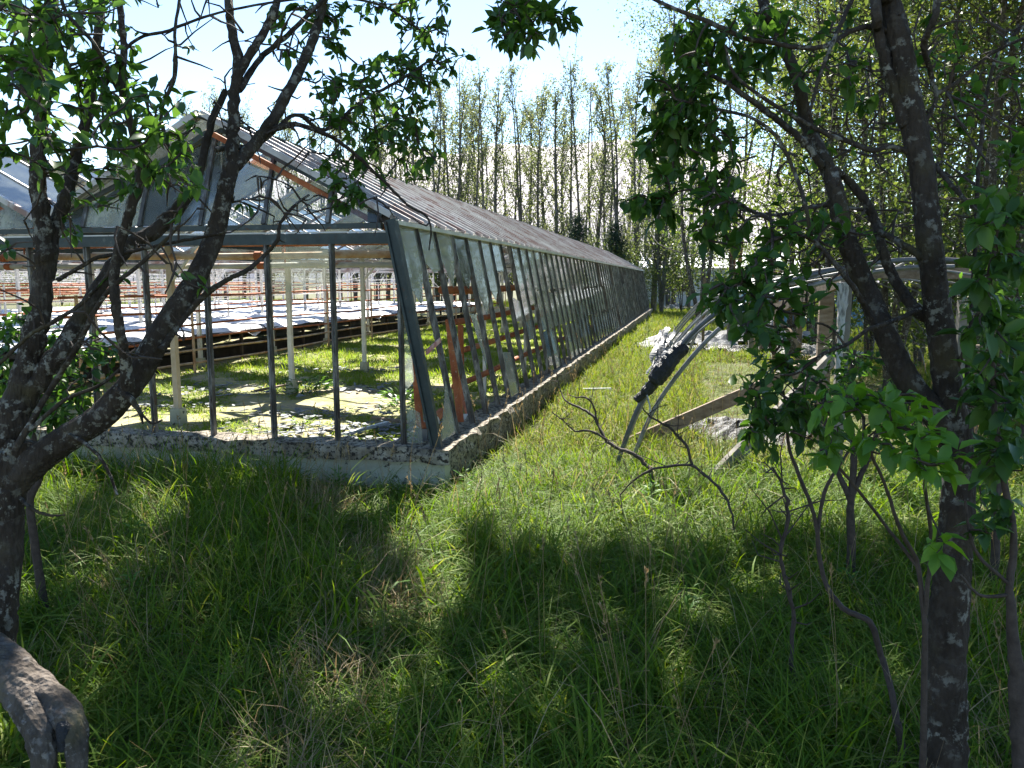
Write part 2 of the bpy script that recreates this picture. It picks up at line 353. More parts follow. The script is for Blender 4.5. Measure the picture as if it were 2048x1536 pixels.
# hills far behind
hx_ = np.linspace(-1500, 900, 140); hy_ = np.linspace(0, 500, 30); HX, HV = np.meshgrid(hx_, hy_)
prof = 155 + 16 * np.sin(HX * .004 + 1) + 8 * np.sin(HX * .013) + 4 * np.sin(HX * .05) 
prof = np.where(HX > -60, prof * np.clip(1 - (HX + 60) / 420, .12, 1), prof)
HZ = prof * (np.clip(HV / 330, 0, 1) ** .75) + 5 * np.sin(HX * .03 + HV * .02) * (HV / 500) - 2
g = MB(); nx, ny = 140, 30; i = np.arange(ny - 1)[:, None] * nx; j = np.arange(nx - 1)[None, :]
g.add(np.stack([HX, HV + 560, HZ], -1).reshape(-1, 3), np.stack([i + j, i + j + 1, i + nx + j + 1, i + nx + j], -1).reshape(-1, 4))
tag(g.build('hillside', 'hill', smooth=True), 'bare hillside beyond the trees, paled with painted haze', kind='structure')

# ---------------------------------------------------------------- glasshouse
GH = thing('greenhouse', (EAVEX, YG, 0), 'long derelict glasshouse of several spans with rusty bars and missing panes', 'greenhouse')
def wallrun(a, b, n, w, z0, z1, amp=.012, nw=5):
    a = np.array(a, float); b = np.array(b, float); d = unit(b - a); s = np.array([d[1], -d[0], 0]); m = MB()
    ring = [(-w / 2, z0), (-w / 2, (z0 + z1) / 2), (-w / 2, z1), (-w / 6, z1), (w / 6, z1), (w / 2, z1), (w / 2, (z0 + z1) / 2), (w / 2, z0)]
    V = []
    for k in range(n + 1):
        c = a + (b - a) * k / n
        for (o_, z) in ring:
            V.append(c + s * (o_ + rng.normal(0, amp)) + np.array([0, 0, z + rng.normal(0, amp * .8)]))
    q = len(ring); i = np.arange(n)[:, None] * q; j = np.arange(q)[None, :]; j2 = (j + 1) % q
    m.add(V, np.stack([i + j, i + j2, i + q + j2, i + q + j], -1).reshape(-1, 4))
    m.add(V[:q], [[0, 1, 2, 7], [2, 3, 4, 5], [2, 5, 6, 7]]); m.add(V[-q:], [[0, 1, 2, 7], [2, 3, 4, 5], [2, 5, 6, 7]])
    return m
wallrun((-33, YG - .02, 0), (SILLX + .1, YG - .02, 0), 60, .16, -.2, .225, .003).build('front_wall', 'concrete', GH)
wallrun((-33, YG - .03, 0), (SILLX + .16, YG - .03, 0), 240, .27, .225, SILLZ, .011).build('front_wall_cap', 'cap', GH)
wallrun((SILLX + .0, YG + .1, 0), (SILLX + .0, YE, 0), 120, .18, -.2, .22, .01).build('side_wall', 'cap', GH)
wallrun((SILLX - .0, YG + .11, 0), (SILLX - .0, YE, 0), 240, .30, .22, SILLZ - .004, .012).build('side_wall_cap', 'cap', GH)
wallrun((-33, YE + .1, 0), (SILLX, YE + .1, 0), 30, .2, -.2, SILLZ, .004).build('back_wall', 'concrete', GH)
# front glazing bars and panes
FB = [-2.39 - .615 * k for k in range(32)]
for k, x in enumerate(FB):
    m = MB().box((x, YG, SILLZ - .01), (x + rng.normal(0, .006), YG, 2.06), .035, .05, (0, 1, 0)); m.box((x, YG - .027, SILLZ), (x, YG - .027, 2.06), .012, .02, (0, 1, 0))
    m.build('glazing_bar', 'bar', GH)
def pane(pts, thick=.004):
    P = np.array(pts, float); n = unit(np.cross(P[1] - P[0], P[-1] - P[0])); k = len(P); m = MB()
    V = np.vstack([P - n * thick / 2, P + n * thick / 2]); q = np.arange(k)
    m.add(V, [list(range(k))[::-1], list(range(k, 2 * k))])
    m.f.append(np.stack([q, (q + 1) % k, (q + 1) % k + k, q + k], -1) + m.n - 2 * k); return m
pane([(FB[0] + .03, YG + .01, .36), (FB[0] + .17, YG + .01, .36), (FB[0] + .15, YG + .01, .62), (FB[0] + .03, YG + .01, .70)]).build('broken_pane', 'glass_milky', GH)
pane([(FB[1] - .6, YG + .01, 1.62), (FB[1] - .02, YG + .01, 1.72), (FB[1] - .02, YG + .01, 2.04), (FB[1] - .6, YG + .01, 2.04)]).build('broken_pane', 'glass', GH)
pane([(FB[0] + .02, YG + .01, .8), (FB[0] + .10, YG + .01, .9), (FB[0] + .02, YG + .01, 1.9)]).build('broken_pane', 'glass_milky', GH)
for k in (9, 10, 12, 15, 16, 20):
    pane([(FB[k] + .02, YG + .01, .40), (FB[k - 1] - .02, YG + .01, .40), (FB[k - 1] - .02, YG + .01, 2.04), (FB[k] + .02, YG + .01, 2.04)]).build('glass_pane', 'glass', GH)
MB().box((-33, YG, 2.10), (EAVEX + .05, YG, 2.10), .07, .09).build('front_beam', 'steel', GH)
MB().box((-33, YG - .012, 2.155), (EAVEX, YG - .012, 2.155), .02, .012).build('beam_flange', 'white', GH)
MB().box((-33, YG, 2.205), (EAVEX - .08, YG, 2.205), .05, .045).build('gable_transom', 'steel', GH)
# corner post
m = MB().box((SILLX + .02, YG - .03, .30), (EAVEX + .02, YG - .03, EAVEZ + .02), .085, .07, (0, 1, 0))
m.box((SILLX - .02, YG - .07, .36), (EAVEX - .02, YG - .07, EAVEZ), .02, .03, (0, 1, 0)); m.box((SILLX + .06, YG - .07, .36), (EAVEX + .06, YG - .07, EAVEZ), .012, .03, (0, 1, 0))
m.build('corner_post', 'steel', GH)
# side bars and panes
NB = int((YE - YG) / .53); SY = [YG + .03 + .53 * k for k in range(1, NB + 1)]
def sidept(y, u, o=0):
    return np.array([SILLX + (EAVEX - SILLX) * u + o, y, SILLZ + (EAVEZ - SILLZ) * u])
for k, y in enumerate(SY):
    j = rng.normal(0, .014)
    m = MB().box(sidept(y, -.01), sidept(y + j, 1.0), .03, .042, (1, 0, .2)); m.box(sidept(y, 0, .026), sidept(y + j, 1.0, .026), .012, .022, (1, 0, .2))
    for u in rng.uniform(.1, .95, 2): m.box(sidept(y - .03, u, .01), sidept(y + .03, u, .01), .02, .02)
    m.build('glazing_bar', 'bar', GH)
holes = {0: [(0, .27, 'corner'), (.72, 1)], 1: [(.75, 1)], 2: [(.78, 1)], 3: [(.72, 1)], 4: [(.62, 1)], 5: [(0, .3), (.66, 1)], 6: [(.8, 1)], 7: [(.45, .62)], 8: [(.3, 1)], 9: [(.55, 1)]}
prev = YG + .05
for k, y in enumerate(SY):
    segs = holes.get(k, None)
    if segs is None:
        segs = [(0, .33), (.335, .66), (.665, 1)]
        segs = [s_ for s_ in segs if rng.random() > .10]
    m = MB(); ok = False
    for sg in segs:
        a, b = sg[0] + .005, sg[1]; y0, y1 = prev + .02, y - .02
        j = rng.uniform(-.03, .03, 2) if b < .99 else (0, 0)
        if len(sg) > 2: pts = [sidept(y0, a, .012), sidept(y1, a, .012), sidept(y1, b, .012), sidept(y0 + .15, a + .08, .012)]
        elif k < 6 and a > .5: pts = [sidept(y0, a + rng.uniform(0, .12), .012), sidept((y0 + y1) / 2, a + rng.uniform(-.1, .05), .012), sidept(y1, a + rng.uniform(0, .12), .012), sidept(y1, b, .012), sidept(y0, b, .012)]
        else: pts = [sidept(y0, a, .012), sidept(y1, a, .012), sidept(y1, b + j[0], .012), sidept(y0, b + j[1], .012)]
        q = pane(pts); 
        if k < 12: q.build('glass_pane', 'glass_milky' if rng.random() < .75 else 'glass', GH); continue
        for V_, F_ in ((q.v, q.f),):
            base = m.n; m.v += V_; m.f += [f_ + base for f_ in F_]; m.n += q.n
        ok = True
    if ok: m.build('glass_pane', 'glass_milky' if rng.random() < .75 else 'glass', GH)
    prev = y
# a hanging shard and a strip of pink tape
pane([sidept(YG + 1.75, .56, .01), sidept(YG + 1.98, .55, .01), sidept(YG + 2.02, .30, .01), sidept(YG + 1.97, .24, .01)]).build('broken_pane', 'glass_milky', GH)
# eave gutter, roofs
MB().box((EAVEX + .03, YG - .05, EAVEZ + .0), (EAVEX + .03, YE, EAVEZ + .0), .07, .035).build('eave_gutter', 'white', GH)
RX = [EAVEX - SPAN * (k + .5) for k in range(NSP)]
def roofpt(s, side, y, u, o=0):          # u 0 at eave, 1 at ridge
    x0 = RX[s] + side * SPAN / 2; sl = np.array([RX[s] - x0, 0, RIDGEZ - EAVEZ]); n = unit(np.array([side * (RIDGEZ - EAVEZ), 0, SPAN / 2]))
    return np.array([x0, y, EAVEZ + .02]) + sl * u + n * o
RB = np.arange(YG + .02, YE + .01, .345)
for k, y in enumerate(RB):
    if k >= 98: break
    m = MB().box(roofpt(0, 1, y, -.01, .03), roofpt(0, 1, y, 1, .03), .028, .035)
    m.build('roof_bar', 'roofbar', GH)
m = MB()
for s in range(NSP):
    for side in (1, -1):
        if s == 0 and side == 1: continue
        for y in (RB[::2] if s < 3 else RB[::3]): m.box(roofpt(s, side, y, 0, .02), roofpt(s, side, y, 1, .02), .028, .03)
tag(m.build('roof_bars', 'roofbar', GH), kind='stuff')
prev = RB[0]
for k, y in enumerate(RB[1:99]):
    m = MB()
    for (a, b) in ((0, .335), (.34, .67), (.675, .99)):
        if rng.random() < (.10 if k > 3 else .2): continue
        q = pane([roofpt(0, 1, prev + .02, a, .02), roofpt(0, 1, y - .02, a, .02), roofpt(0, 1, y - .02, b, .02), roofpt(0, 1, prev + .02, b, .02)])
        base = m.n; m.v += q.v; m.f += [f_ + base for f_ in q.f]; m.n += q.n
    if m.n: m.build('roof_pane', 'glass_roof', GH)
    prev = y
m = MB()
for s in range(NSP):
    for side in (1, -1):
        if s == 0 and side == 1: continue
        for y0, y1 in zip(RB[:-2:2], RB[2::2]):
            if rng.random() < (.35 if s < 2 else .6): continue
            q = pane([roofpt(s, side, y0 + .02, 0, .02), roofpt(s, side, y1 - .02, 0, .02), roofpt(s, side, y1 - .02, .98, .02), roofpt(s, side, y0 + .02, .98, .02)])
            base = m.n; m.v += q.v; m.f += [f_ + base for f_ in q.f]; m.n += q.n
tag(m.build('roof_panes', 'glass', GH), kind='stuff')
for s in range(NSP):
    MB().box((RX[s], YG - .03, RIDGEZ + .04), (RX[s], YE, RIDGEZ + .04), .06, .05).build('ridge', 'steel', GH)
    MB().box((RX[s] - SPAN / 2, YG, EAVEZ - .02), (RX[s] - SPAN / 2, YE, EAVEZ - .02), .16, .10).build('valley_gutter', 'steel' if s else 'steel', GH)
    for side in (1, -1):
        for y in (YG - .02,):
            m = MB().box(roofpt(s, side, y, 0, .04), roofpt(s, side, y, 1, .04), .05, .05); m.build('verge_rafter', 'roofbar', GH)
            MB().box(roofpt(s, side, y + .10, .02, -.09), roofpt(s, side, y + .12, .97, -.09), .035, .045).build('rusty_rafter', 'rust' if side == 1 else 'steel', GH)
    # gable glazing leaning back from the transom
    def gp(dx, z): 
        f = (z - 2.23) / .9; return np.array([RX[s] + dx, YG + .33 * f, z])
    top = lambda dx: 2.30 + (1 - abs(dx) / 1.66) * .80
    bars = [-1.28, -.68, -.06, .56, 1.16]
    for dx in bars: MB().box(gp(dx, 2.23), gp(dx, top(dx)), .035, .045, (0, 1, 0)).build('gable_bar', 'bar', GH)
    for side in (1, -1): MB().box(gp(side * 1.66, 2.30), gp(0, 3.10), .04, .05, (0, 1, 0)).build('gable_rake', 'steel', GH)
    e = [-1.64] + bars + [1.64]
    for a, b in zip(e[:-1], e[1:]):
        if s > 0 and rng.random() < .2: continue
        a2, b2 = a + .02, b - .02
        pts = [gp(a2, 2.235), gp(b2, 2.235), gp(b2, top(b2) - .03)] + ([gp(0, 3.06)] if a2 < 0 < b2 else []) + [gp(a2, top(a2) - .03)]
        pane(pts).build('gable_pane', 'glass_milky' if rng.random() < .3 else 'glass', GH)
m = MB(); m.box((EAVEX - .22, YG + .05, 2.30), (EAVEX - .03, YG + .05, 2.30), .03, .13).build('gusset_plate', 'dark', GH)
# far gables: simple bars
for x in np.arange(EAVEX, -33, -.69): MB().box((x, YE, .3), (x, YE, 2.2), .04, .04).build('back_bar', 'bar', GH)
MB().box((-33, YE, 2.2), (EAVEX, YE, 2.2), .06, .08).build('back_beam', 'steel', GH)
# posts in the valley lines
for s in range(NSP - 1):
    x = RX[s] - SPAN / 2
    ys_ = np.arange(8.0, YE - 1, 2.72) if s < 4 else np.arange(8.0, YE - 1, 5.44)
    for k, y in enumerate(ys_):
        p = MB().box((x, y, .22), (x, y, EAVEZ - .06), .065, .065).build('post', 'cream' if (s == 0 and k == 0) else 'white', GH)
        if s < 2: MB().box((x, y, -.05), (x, y, .24), .15, .15, taper=.85).build('concrete_foot', 'concrete', p)
for s in range(NSP - 1):           # tie bars and knee braces under each gutter line
    if s > 4: break
    x = RX[s] - SPAN / 2
    m = MB()
    for y in np.arange(8.0, YE - 1, 5.44): m.box((x + .02, y, 1.75), (x + .45, y, EAVEZ - .02), .03, .03)
    tag(m.build('knee_brace', 'white', GH), kind=None)
m = MB()
for y in np.arange(10.7, YE, 5.44): m.box((-30, y, 2.16), (EAVEX - .05, y, 2.16), .05, .07)
m.build('tie_beam', 'roofbar', GH)
m = MB()
for k in range(70):
    x = rng.uniform(-28, -9.4); z = rng.uniform(1.35, 2.1); y0 = rng.uniform(8, 20)
    if k % 3: P = [(x, y0, z), (x + rng.normal(0, .1), y0 + 6, z - rng.uniform(0, .12)), (x, y0 + 14, z)]
    else: P = [(x, y0 + 5, z), (x + 2, y0 + 5, z - rng.uniform(.02, .3)), (x + 3.4, y0 + 5, z)]
    m.tube(spline(P, 4), .006, 4)
for k in range(160):
    x = rng.uniform(-28, -9.4); y = rng.uniform(11, 34); z = rng.uniform(1.2, 2.1)
    m.tube([(x, y, z), (x + rng.normal(0, .15), y + rng.normal(0, .15), z - rng.uniform(.3, .9))], .007, 4)
tag(m.build('crop_strings', 'white', GH), kind='stuff')

# ---------------------------------------------------------------- pipes and benches inside
for i_, (z, y, r_, mt, lab) in enumerate([(on(600, 487, 1, 8.9)[2], 8.9, .03, 'rust', 'thin rust-red overhead pipe crossing the glasshouse just under the front beam'),
                          (on(600, 511, 1, 8)[2], 8.0, .038, 'rust_tan', 'thick tan and rust overhead pipe crossing the glasshouse'),
                          (on(600, 531, 1, 8.05)[2], 8.05, .03, 'pipe_grey', 'pale grey overhead pipe running just below the tan one')]):
    t = thing('heating_pipe', (-2.8, y, z), lab, 'pipe', 'overhead pipes crossing the glasshouse')
    pts = [(x, y, z + .006 * math.sin(x * 1.7 + i_)) for x in np.arange(-30, -2.7, .8)] + [(-2.72, y, z)]
    MB().tube(pts, r_, 10).build('pipe_run', mt, t, True)
    m = MB()
    for x in np.arange(-29, -3, 3.46): m.tube([(x - .04, y, z), (x + .04, y, z)], r_ * 1.35, 10)
    for x in np.arange(-29, -3, 3.46): m.box((x + .3, y, z), (x + .3, y, 2.2), .01, .02)
    m.build('pipe_collar', 'rust', t)
    if i_ == 1: MB().tube(spline([(-2.74, y, z), (-2.62, y - .03, z - .02), (-2.55, y - .12, z - .03)], 4), r_, 10).build('elbow', 'rust', t, True)
t = thing('side_pipe_rack', (-2.68, 8.6, 0), 'four rust-red heating pipes along the right-hand glass wall with risers', 'pipe rack')
for z, y0, r_ in ((1.64, 8.0, .045), (1.27, 8.6, .038), (.92, 8.62, .038), (.52, 8.6, .038)):
    P = [(-2.68 + (.06 if z > 1.5 else 0), y, z + .01 * math.sin(y * 1.1)) for y in np.arange(y0, YE - .5, 1.1)]
    MB().tube(P, r_, 10).build('heating_pipe', 'rust', t, True)
m = MB()
for y in np.arange(10.2, YE, 2.65): m.box((-2.74, y, .1), (-2.74, y, 2.1), .04, .04)
m.build('pipe_bracket', 'white', t)
a, b = on(897, 640, 1, 7.75), on(922, 851, 1, 7.35)
MB().tube(spline([a, (a + b) / 2, b], 4), .036, 10).build('riser', 'rust', t, True)
a, b = on(921, 650, 1, 8.6), on(925, 781, 1, 8.6); c = on(940, 838, 1, 8.0)
MB().tube(spline([a, b, c], 5), .034, 10).build('riser', 'rust', t, True)
c2 = on(934, 837, 1, 8.0); MB().tube([c2 + np.array([-.05, 0, 0]), c2 + np.array([.07, 0, .0])], .05, 12).build('white_cap', 'white', t, True)
t = thing('corner_drain_pipe', on(845, 855, 1, 6.75), 'rusty elbow pipe and valve stub standing inside the front corner on a board', 'pipe')
P = [on(824, 640, 1, 6.75), on(832, 740, 1, 6.75), on(838, 830, 1, 6.75), on(843, 850, 1, 6.75), on(858, 850, 1, 6.8)]
MB().tube(spline(P, 6), .036, 12).build('bent_pipe', 'rust', t, True)
MB().tube([on(866, 842, 1, 6.9), on(884, 824, 1, 7.15)], .045, 12).build('valve_stub', 'rust', t, True)
MB().tube([on(864, 843, 1, 6.88), on(867, 841, 1, 6.92)], .062, 14).build('white_band', 'white', t, True)
MB().box(on(846, 858, 1, 6.72), on(846, 905, 1, 6.72), .09, .03, (0, 1, 0)).build('support_board', 'wood_grey', t)
t = MB().box(sidept(YG + .08, .42, .05), sidept(YG + .50, .46, .05), .012, .045)
tag(t.build('pink_tape', patchy('pink_tape', [(.4, (.45, .12, .13)), (.6, (.7, .45, .42))], 9), loc=sidept(YG + .3, .44)), 'faded pink tape tied between the corner post and the first bar', 'tape')
m = MB(); 
def rack(x, zs, y0, y1, step, lab, mats, sup='rust_tan'):
    t = thing('pipe_rail_rack', (x, y0, 0), lab, 'pipe rack', 'racks of heating rails inside the glasshouse')
    for k, z in enumerate(zs):
        P = [(x + .01 * math.sin(y), y, z + .018 * math.sin(y * .8 + k)) for y in np.arange(y0, y1, 1.2)]
        MB().tube(P, .022, 8).build('rail', mats[k % len(mats)], t, True)
    for y in np.arange(y0 + .3, y1, step):
        MB().box((x + .03, y, .02), (x + .03, y, max(zs) + .05), .04, .03).build('upright', sup, t)
rack(-9.0, (1.48, 1.2, .94, .68, .45, .22), 9.6, 38, 2.75, 'rack of six rusty rails standing in front of the white sheeted benches', ['rust', 'rust', 'rust', 'rust', 'rust_tan', 'rust_tan'])
rack(-12.95, (1.56, 1.38, 1.1), 8.6, 38, 5.5, 'rack of three orange rails standing behind the first white sheeted bench', ['rust'], 'white')
rack(-16.4, (1.60, 1.42, 1.2), 10, 38, 5.5, 'rack of three rails standing behind the second white sheeted bench', ['rust'], 'white')
rack(-19.9, (1.66, 1.5, 1.3), 12, 38, 5.5, 'rack of three rails farthest back in the glasshouse', ['rust'], 'white')
nm = ['first', 'second', 'third', 'fourth']
for k, x1 in enumerate((-9.5, -13.1, -16.6, -20.1)):
    y0, y1, wd = (9.4 if k == 0 else 8.6), 36, 3.45
    t = thing('plant_bench', (x1 - wd / 2, y0, 0), 'long bench under wrinkled white plastic, %s behind the six-rail rack' % nm[k], 'bench', 'white sheeted plant benches')
    xs = np.arange(x1 - wd, x1 + .01, .2); ys = np.arange(y0, y1, .3); GX, GY = np.meshgrid(xs, ys)
    GZ = .74 + .02 * np.sin(GX * 5 + GY * 1.3) * np.sin(GY * 2.1) + .012 * rng.normal(0, 1, GX.shape)
    edge = (GX > x1 - .12) & (k == 0); GZ = np.where(edge, GZ - .09 - .03 * np.sin(GY * 1.3) - .10 * (np.sin(GY * .9) > .97), GZ); GX = np.where(edge, GX + .03 * np.sin(GY * 3), GX)
    q = MB(); nx, ny = len(xs), len(ys); i = np.arange(ny - 1)[:, None] * nx; j = np.arange(nx - 1)[None, :]
    q.add(np.stack([GX, GY, GZ], -1).reshape(-1, 3), np.stack([i + j, i + j + 1, i + nx + j + 1, i + nx + j], -1).reshape(-1, 4))
    q.build('plastic_sheet', 'sheet', t, True)
    MB().block((x1 - wd + .05, y0 + .05, .60), (x1 - .08, y1 - .05, .67)).build('bench_top', 'dark', t)
    if k == 0:
        for y in np.arange(y0 + .3, y1, 1.4): MB().box((x1 - .15, y, .02), (x1 - .15, y, .6), .06, .06).build('leg', 'dark', t)
        m = MB()
        m.box((x1 - .2, y0, .35), (x1 - .2, y1, .35), .03, .05); m.box((x1 - .6, y0, .12), (x1 - .6, y1, .12), .05, .25); m.build('lower_shelf', 'dark', t)
        m = MB()
        for y in np.arange(y0 + 1, y1 - 2, 2.6): m.tube(spline([(x1 - .6, y, .78), (x1 - .05, y + .35, .76), (x1 + .06, y + .45, .5), (x1 + .02, y + .5, .25)], 5), .012, 5)
        m.build('irrigation_tube', 'black', t)
# flakes of felt and slate on the floor
m = MB()
def flakes(cx, cy, lx, ly, n, ang, s=(.02, .08)):
    for _ in range(n):
        u, v = rng.normal(0, .5, 2); x = cx + math.cos(ang) * u * lx - math.sin(ang) * v * ly; y = cy + math.sin(ang) * u * lx + math.cos(ang) * v * ly
        if x > SILLX - .35 or y < YG + .2: continue
        r_ = rng.uniform(*s); k = rng.integers(4, 7); a = np.sort(rng.random(k)) * 6.283; z0 = .07 + rng.uniform(0, .03); tilt = rng.normal(0, .12, 2)
        P = np.stack([x + np.cos(a) * r_ * rng.uniform(.6, 1.3, k), y + np.sin(a) * r_ * rng.uniform(.6, 1.3, k), np.full(k, z0)], -1)
        P[:, 2] += (P[:, 0] - x) * tilt[0] + (P[:, 1] - y) * tilt[1]
        q = pane(P, .006); base = m.n; m.v.extend(q.v); m.f.extend([f_ + base for f_ in q.f]); m.n += q.n
for c in ((640, 830), (760, 780), (700, 860), (600, 870), (860, 850), (880, 880)):
    p = on(*c, 2, .05); flakes(p[0], p[1], 1.1, .5, 90, .3)
for c in ((300, 815), (420, 790), (500, 775), (700, 742), (790, 740)):
    p = on(*c, 2, .05); flakes(p[0], p[1], 1.6, .5, 70, .2)
tag(m.build('felt_rubble', 'flake'), 'grey-blue flakes of felt and slate strewn on the glasshouse floor', kind='stuff')
for (a, b, lab) in (((690, 868), (775, 845), 'pale narrow batten lying on the rubble just inside the front wall'), ((510, 782), (610, 762), 'dark brown board lying among weeds behind the front wall'), ((745, 835), (835, 848), 'brown stick lying on the glasshouse floor near the corner')):
    P, Q = on(*a, 2, .1), on(*b, 2, .1)
    tag(MB().box(P, Q, .05, .03).build('batten', 'pale' if 'pale' in lab else 'wood', loc=P), lab, 'batten')

# ---------------------------------------------------------------- polytunnel on the right
TX = -.66
t = thing('polytunnel_frame', (TX + 2.5, 6.9, 0), 'row of collapsed grey polytunnel hoops leaning over the path', 'tunnel frame')
prof = np.array([(0, 0), (.22, .62), (.48, 1.05), (.77, 1.40), (1.05, 1.60), (1.4, 1.75), (1.8, 1.86), (2.2, 1.93), (2.6, 1.94), (3.1, 1.88), (3.6, 1.72), (4.1, 1.40), (4.5, .95), (4.75, .5), (4.9, 0)])
for k, y in enumerate([6.95, 7.15, 7.7, 8.3, 8.9, 9.5, 10.1, 10.8, 11.5, 12.2, 13.0, 13.8, 14.6, 15.5, 16.4, 17.3]):
    lean = rng.normal(0, .025, 2); sag = rng.uniform(-.08, .03) if k > 1 else 0
    P = np.array([(TX + a + lean[0] * z + (.03 if k == 1 else 0) * z, y + lean[1] * z * 2 + (-.25 * z if k > 1 and a < 1.4 else 0) * .4, z * (1 + sag) - .03) for a, z in prof])
    if k == 1: P = P[:9] + np.array([.1, -.05, -.05])
    MB().tube(spline(P, 4), .021 if k < 2 else .0115, 8).build('hoop', 'hose_dark' if k in (0,) else 'hose', t, True)
m = MB()
for k in range(3): m.tube(spline([(TX + 2.1 + k * .25, 6.9, 1.9), (TX + 2.2 + k * .3, 9, 1.86 - .04 * k), (TX + 2.2 + k * .2, 13, 1.9), (TX + 2.3, 16.3, 1.85)], 4), .012, 6)
m.build('ridge_line', 'hose', t)
pp = [on(1272, 800, 1, 6.85), on(1300, 775, 1, 6.83), on(1322, 745, 1, 6.8), on(1345, 715, 1, 6.82), on(1370, 690, 1, 6.85)]
MB().tube(spline(pp, 6), [.035] * 4 + [.05] * 5 + [.078] * 5 + [.075] * 5 + [.066] * 5 + [.055], 12, .14).build('rolled_black_film', 'black', t)
pp = [on(1342, 650, 1, 7.4), on(1330, 680, 1, 7.2), on(1322, 715, 1, 7.0), on(1312, 750, 1, 6.9), on(1303, 775, 1, 6.85)]
q = spline(pp, 8); m = MB()
M['film'] = leafmat('torn_film', [(.22, .22, .22), (.36, .36, .37), (.14, .14, .14)], .35, .4)
for k in range(26):
    o0 = rng.normal(0, .022, 3); n0, n1 = sorted(rng.integers(0, len(q), 2)); n1 = max(n1, n0 + 8); seg_ = q[n0:n1 + 1]
    if len(seg_) < 4: continue
    L_ = len(seg_); ph = rng.random() * 6; wv = np.stack([np.sin(np.arange(L_) * .9 + ph), np.cos(np.arange(L_) * .7 + ph), np.zeros(L_)], -1) * .009
    c_ = seg_ + o0 + wv; sd_ = unit(np.stack([np.cos(np.arange(L_) * .35 + ph), np.sin(np.arange(L_) * .35 + ph), .3 * np.ones(L_)], -1)); wd2 = (.012 + .03 * np.sin(np.linspace(.1, 3.0, L_)) * rng.uniform(.4, 1.2))[:, None]
    rows = np.stack([c_ - sd_ * wd2, c_ + sd_ * wd2], 1).reshape(-1, 3); i = np.arange(L_ - 1) * 2; m.add(rows, np.stack([i, i + 1, i + 3, i + 2], -1))
m.build('torn_white_film', 'film', t)
pp = [on(1292, 765, 1, 6.83), on(1294, 790, 1, 6.8), on(1300, 815, 1, 6.78), on(1300, 835, 1, 6.78)]
MB().tube(spline(pp, 4), .008, 6, .5).build('torn_strip', 'torn', t)
# second line of hoops seen end on behind
t = thing('polytunnel_frame', (4.2, 17.5, 0), 'second set of fallen grey hoops beyond the near tunnel, before the blue shed', 'tunnel frame')
for k, y in enumerate([18.5, 19.6, 20.7, 21.8, 23]):
    P = np.array([(TX + .6 + a * .95, y + rng.normal(0, .05), z * .9) for a, z in prof]); MB().tube(spline(P, 3), .018, 6).build('hoop', 'hose', t, True)
# planks and posts
def plank(a, b, w_, h_, mt, lab, name='plank', cat='plank', upv=(0, 0, 1)):
    a = np.array(a); b = np.array(b)
    tag(MB().box(a, b, w_, h_, upv).build(name, mt, loc=a), lab, cat)
A = on(1262, 886, 2, .03); B = on(1680, 705, 1, 9.0)
plank(A, B, .035, .14, 'wood', 'long brown plank slanting up from the grass by the hoop foot')
A = on(1420, 965, 2, -.02); B = on(1665, 715, 1, 8.2)
plank(A, B, .05, .14, 'wood_grey', 'shorter steep grey plank propped against the leaning posts, nearer than the long one')
A = on(1520, 632, 1, 10.5); B = on(1700, 553, 1, 7.6)
plank(A, B, .04, .13, 'wood', 'brown top rail sloping across the tunnel end under the hoops')
A = on(1690, 545, 1, 7.5); B = on(2040, 548, 1, 8.2)
plank(A, B, .10, .10, 'wood', 'thick horizontal beam behind the right-hand trunk', 'beam', 'beam')
A = on(1655, 560, 1, 8.9); C0 = A.copy(); C0[2] = -.1
plank(C0, A, .14, .10, 'wood', 'squared brown post under the sloping top rail', 'post', 'post', (0, 1, 0))
A = on(1692, 560, 1, 7.6); C0 = A.copy(); C0[2] = -.1
plank(C0, A, .10, .10, 'wood_grey', 'grey post with pale film hanging beside it, left of the right-hand trunk', 'post', 'post', (0, 1, 0))
q = spline([on(1686, 565, 1, 7.5), on(1684, 640, 1, 7.5), on(1678, 720, 1, 7.5), on(1680, 800, 1, 7.5)], 5)
tag(MB().tube(q, np.interp(np.arange(len(q)), [0, 5, len(q) - 1], [.05, .035, .012]), 8, .6).build('hanging_film', 'torn', loc=q[0]), 'pale strip of film hanging down the grey post', 'plastic film')
for (px, yt, Y, w_, lab) in ((1410, 555, 20, .07, 'thin tall stake at the far end of the tunnel'), (1460, 640, 21, .13, 'short grey post stub beside the white sheets'), (1508, 650, 19, .22, 'wide split stump post among the white sheets'),
                        (1527, 655, 19.3, .17, 'narrower stump post just right of the split one'), (1555, 560, 16, .08, 'tall thin post on the right of the stump posts'), (1602, 600, 15, .09, 'leaning post behind the dark leaves'),
                        (1930, 600, 9.5, .12, 'pale square post glimpsed right of the big trunk'), (1952, 690, 8.0, .1, 'short whitish post low between the right-hand stems')):
    A = on(px, yt, 1, Y); C0 = A.copy(); C0[2] = -.1
    plank(C0, A, w_, w_, 'wood_grey' if w_ > .1 else 'wood', lab, 'post', 'post', (0, 1, 0))
plank(on(1560, 640, 1, 15.5), on(1600, 690, 1, 14.8), .05, .09, 'wood', 'short brace slanting down to the right between the far posts', 'brace', 'plank')
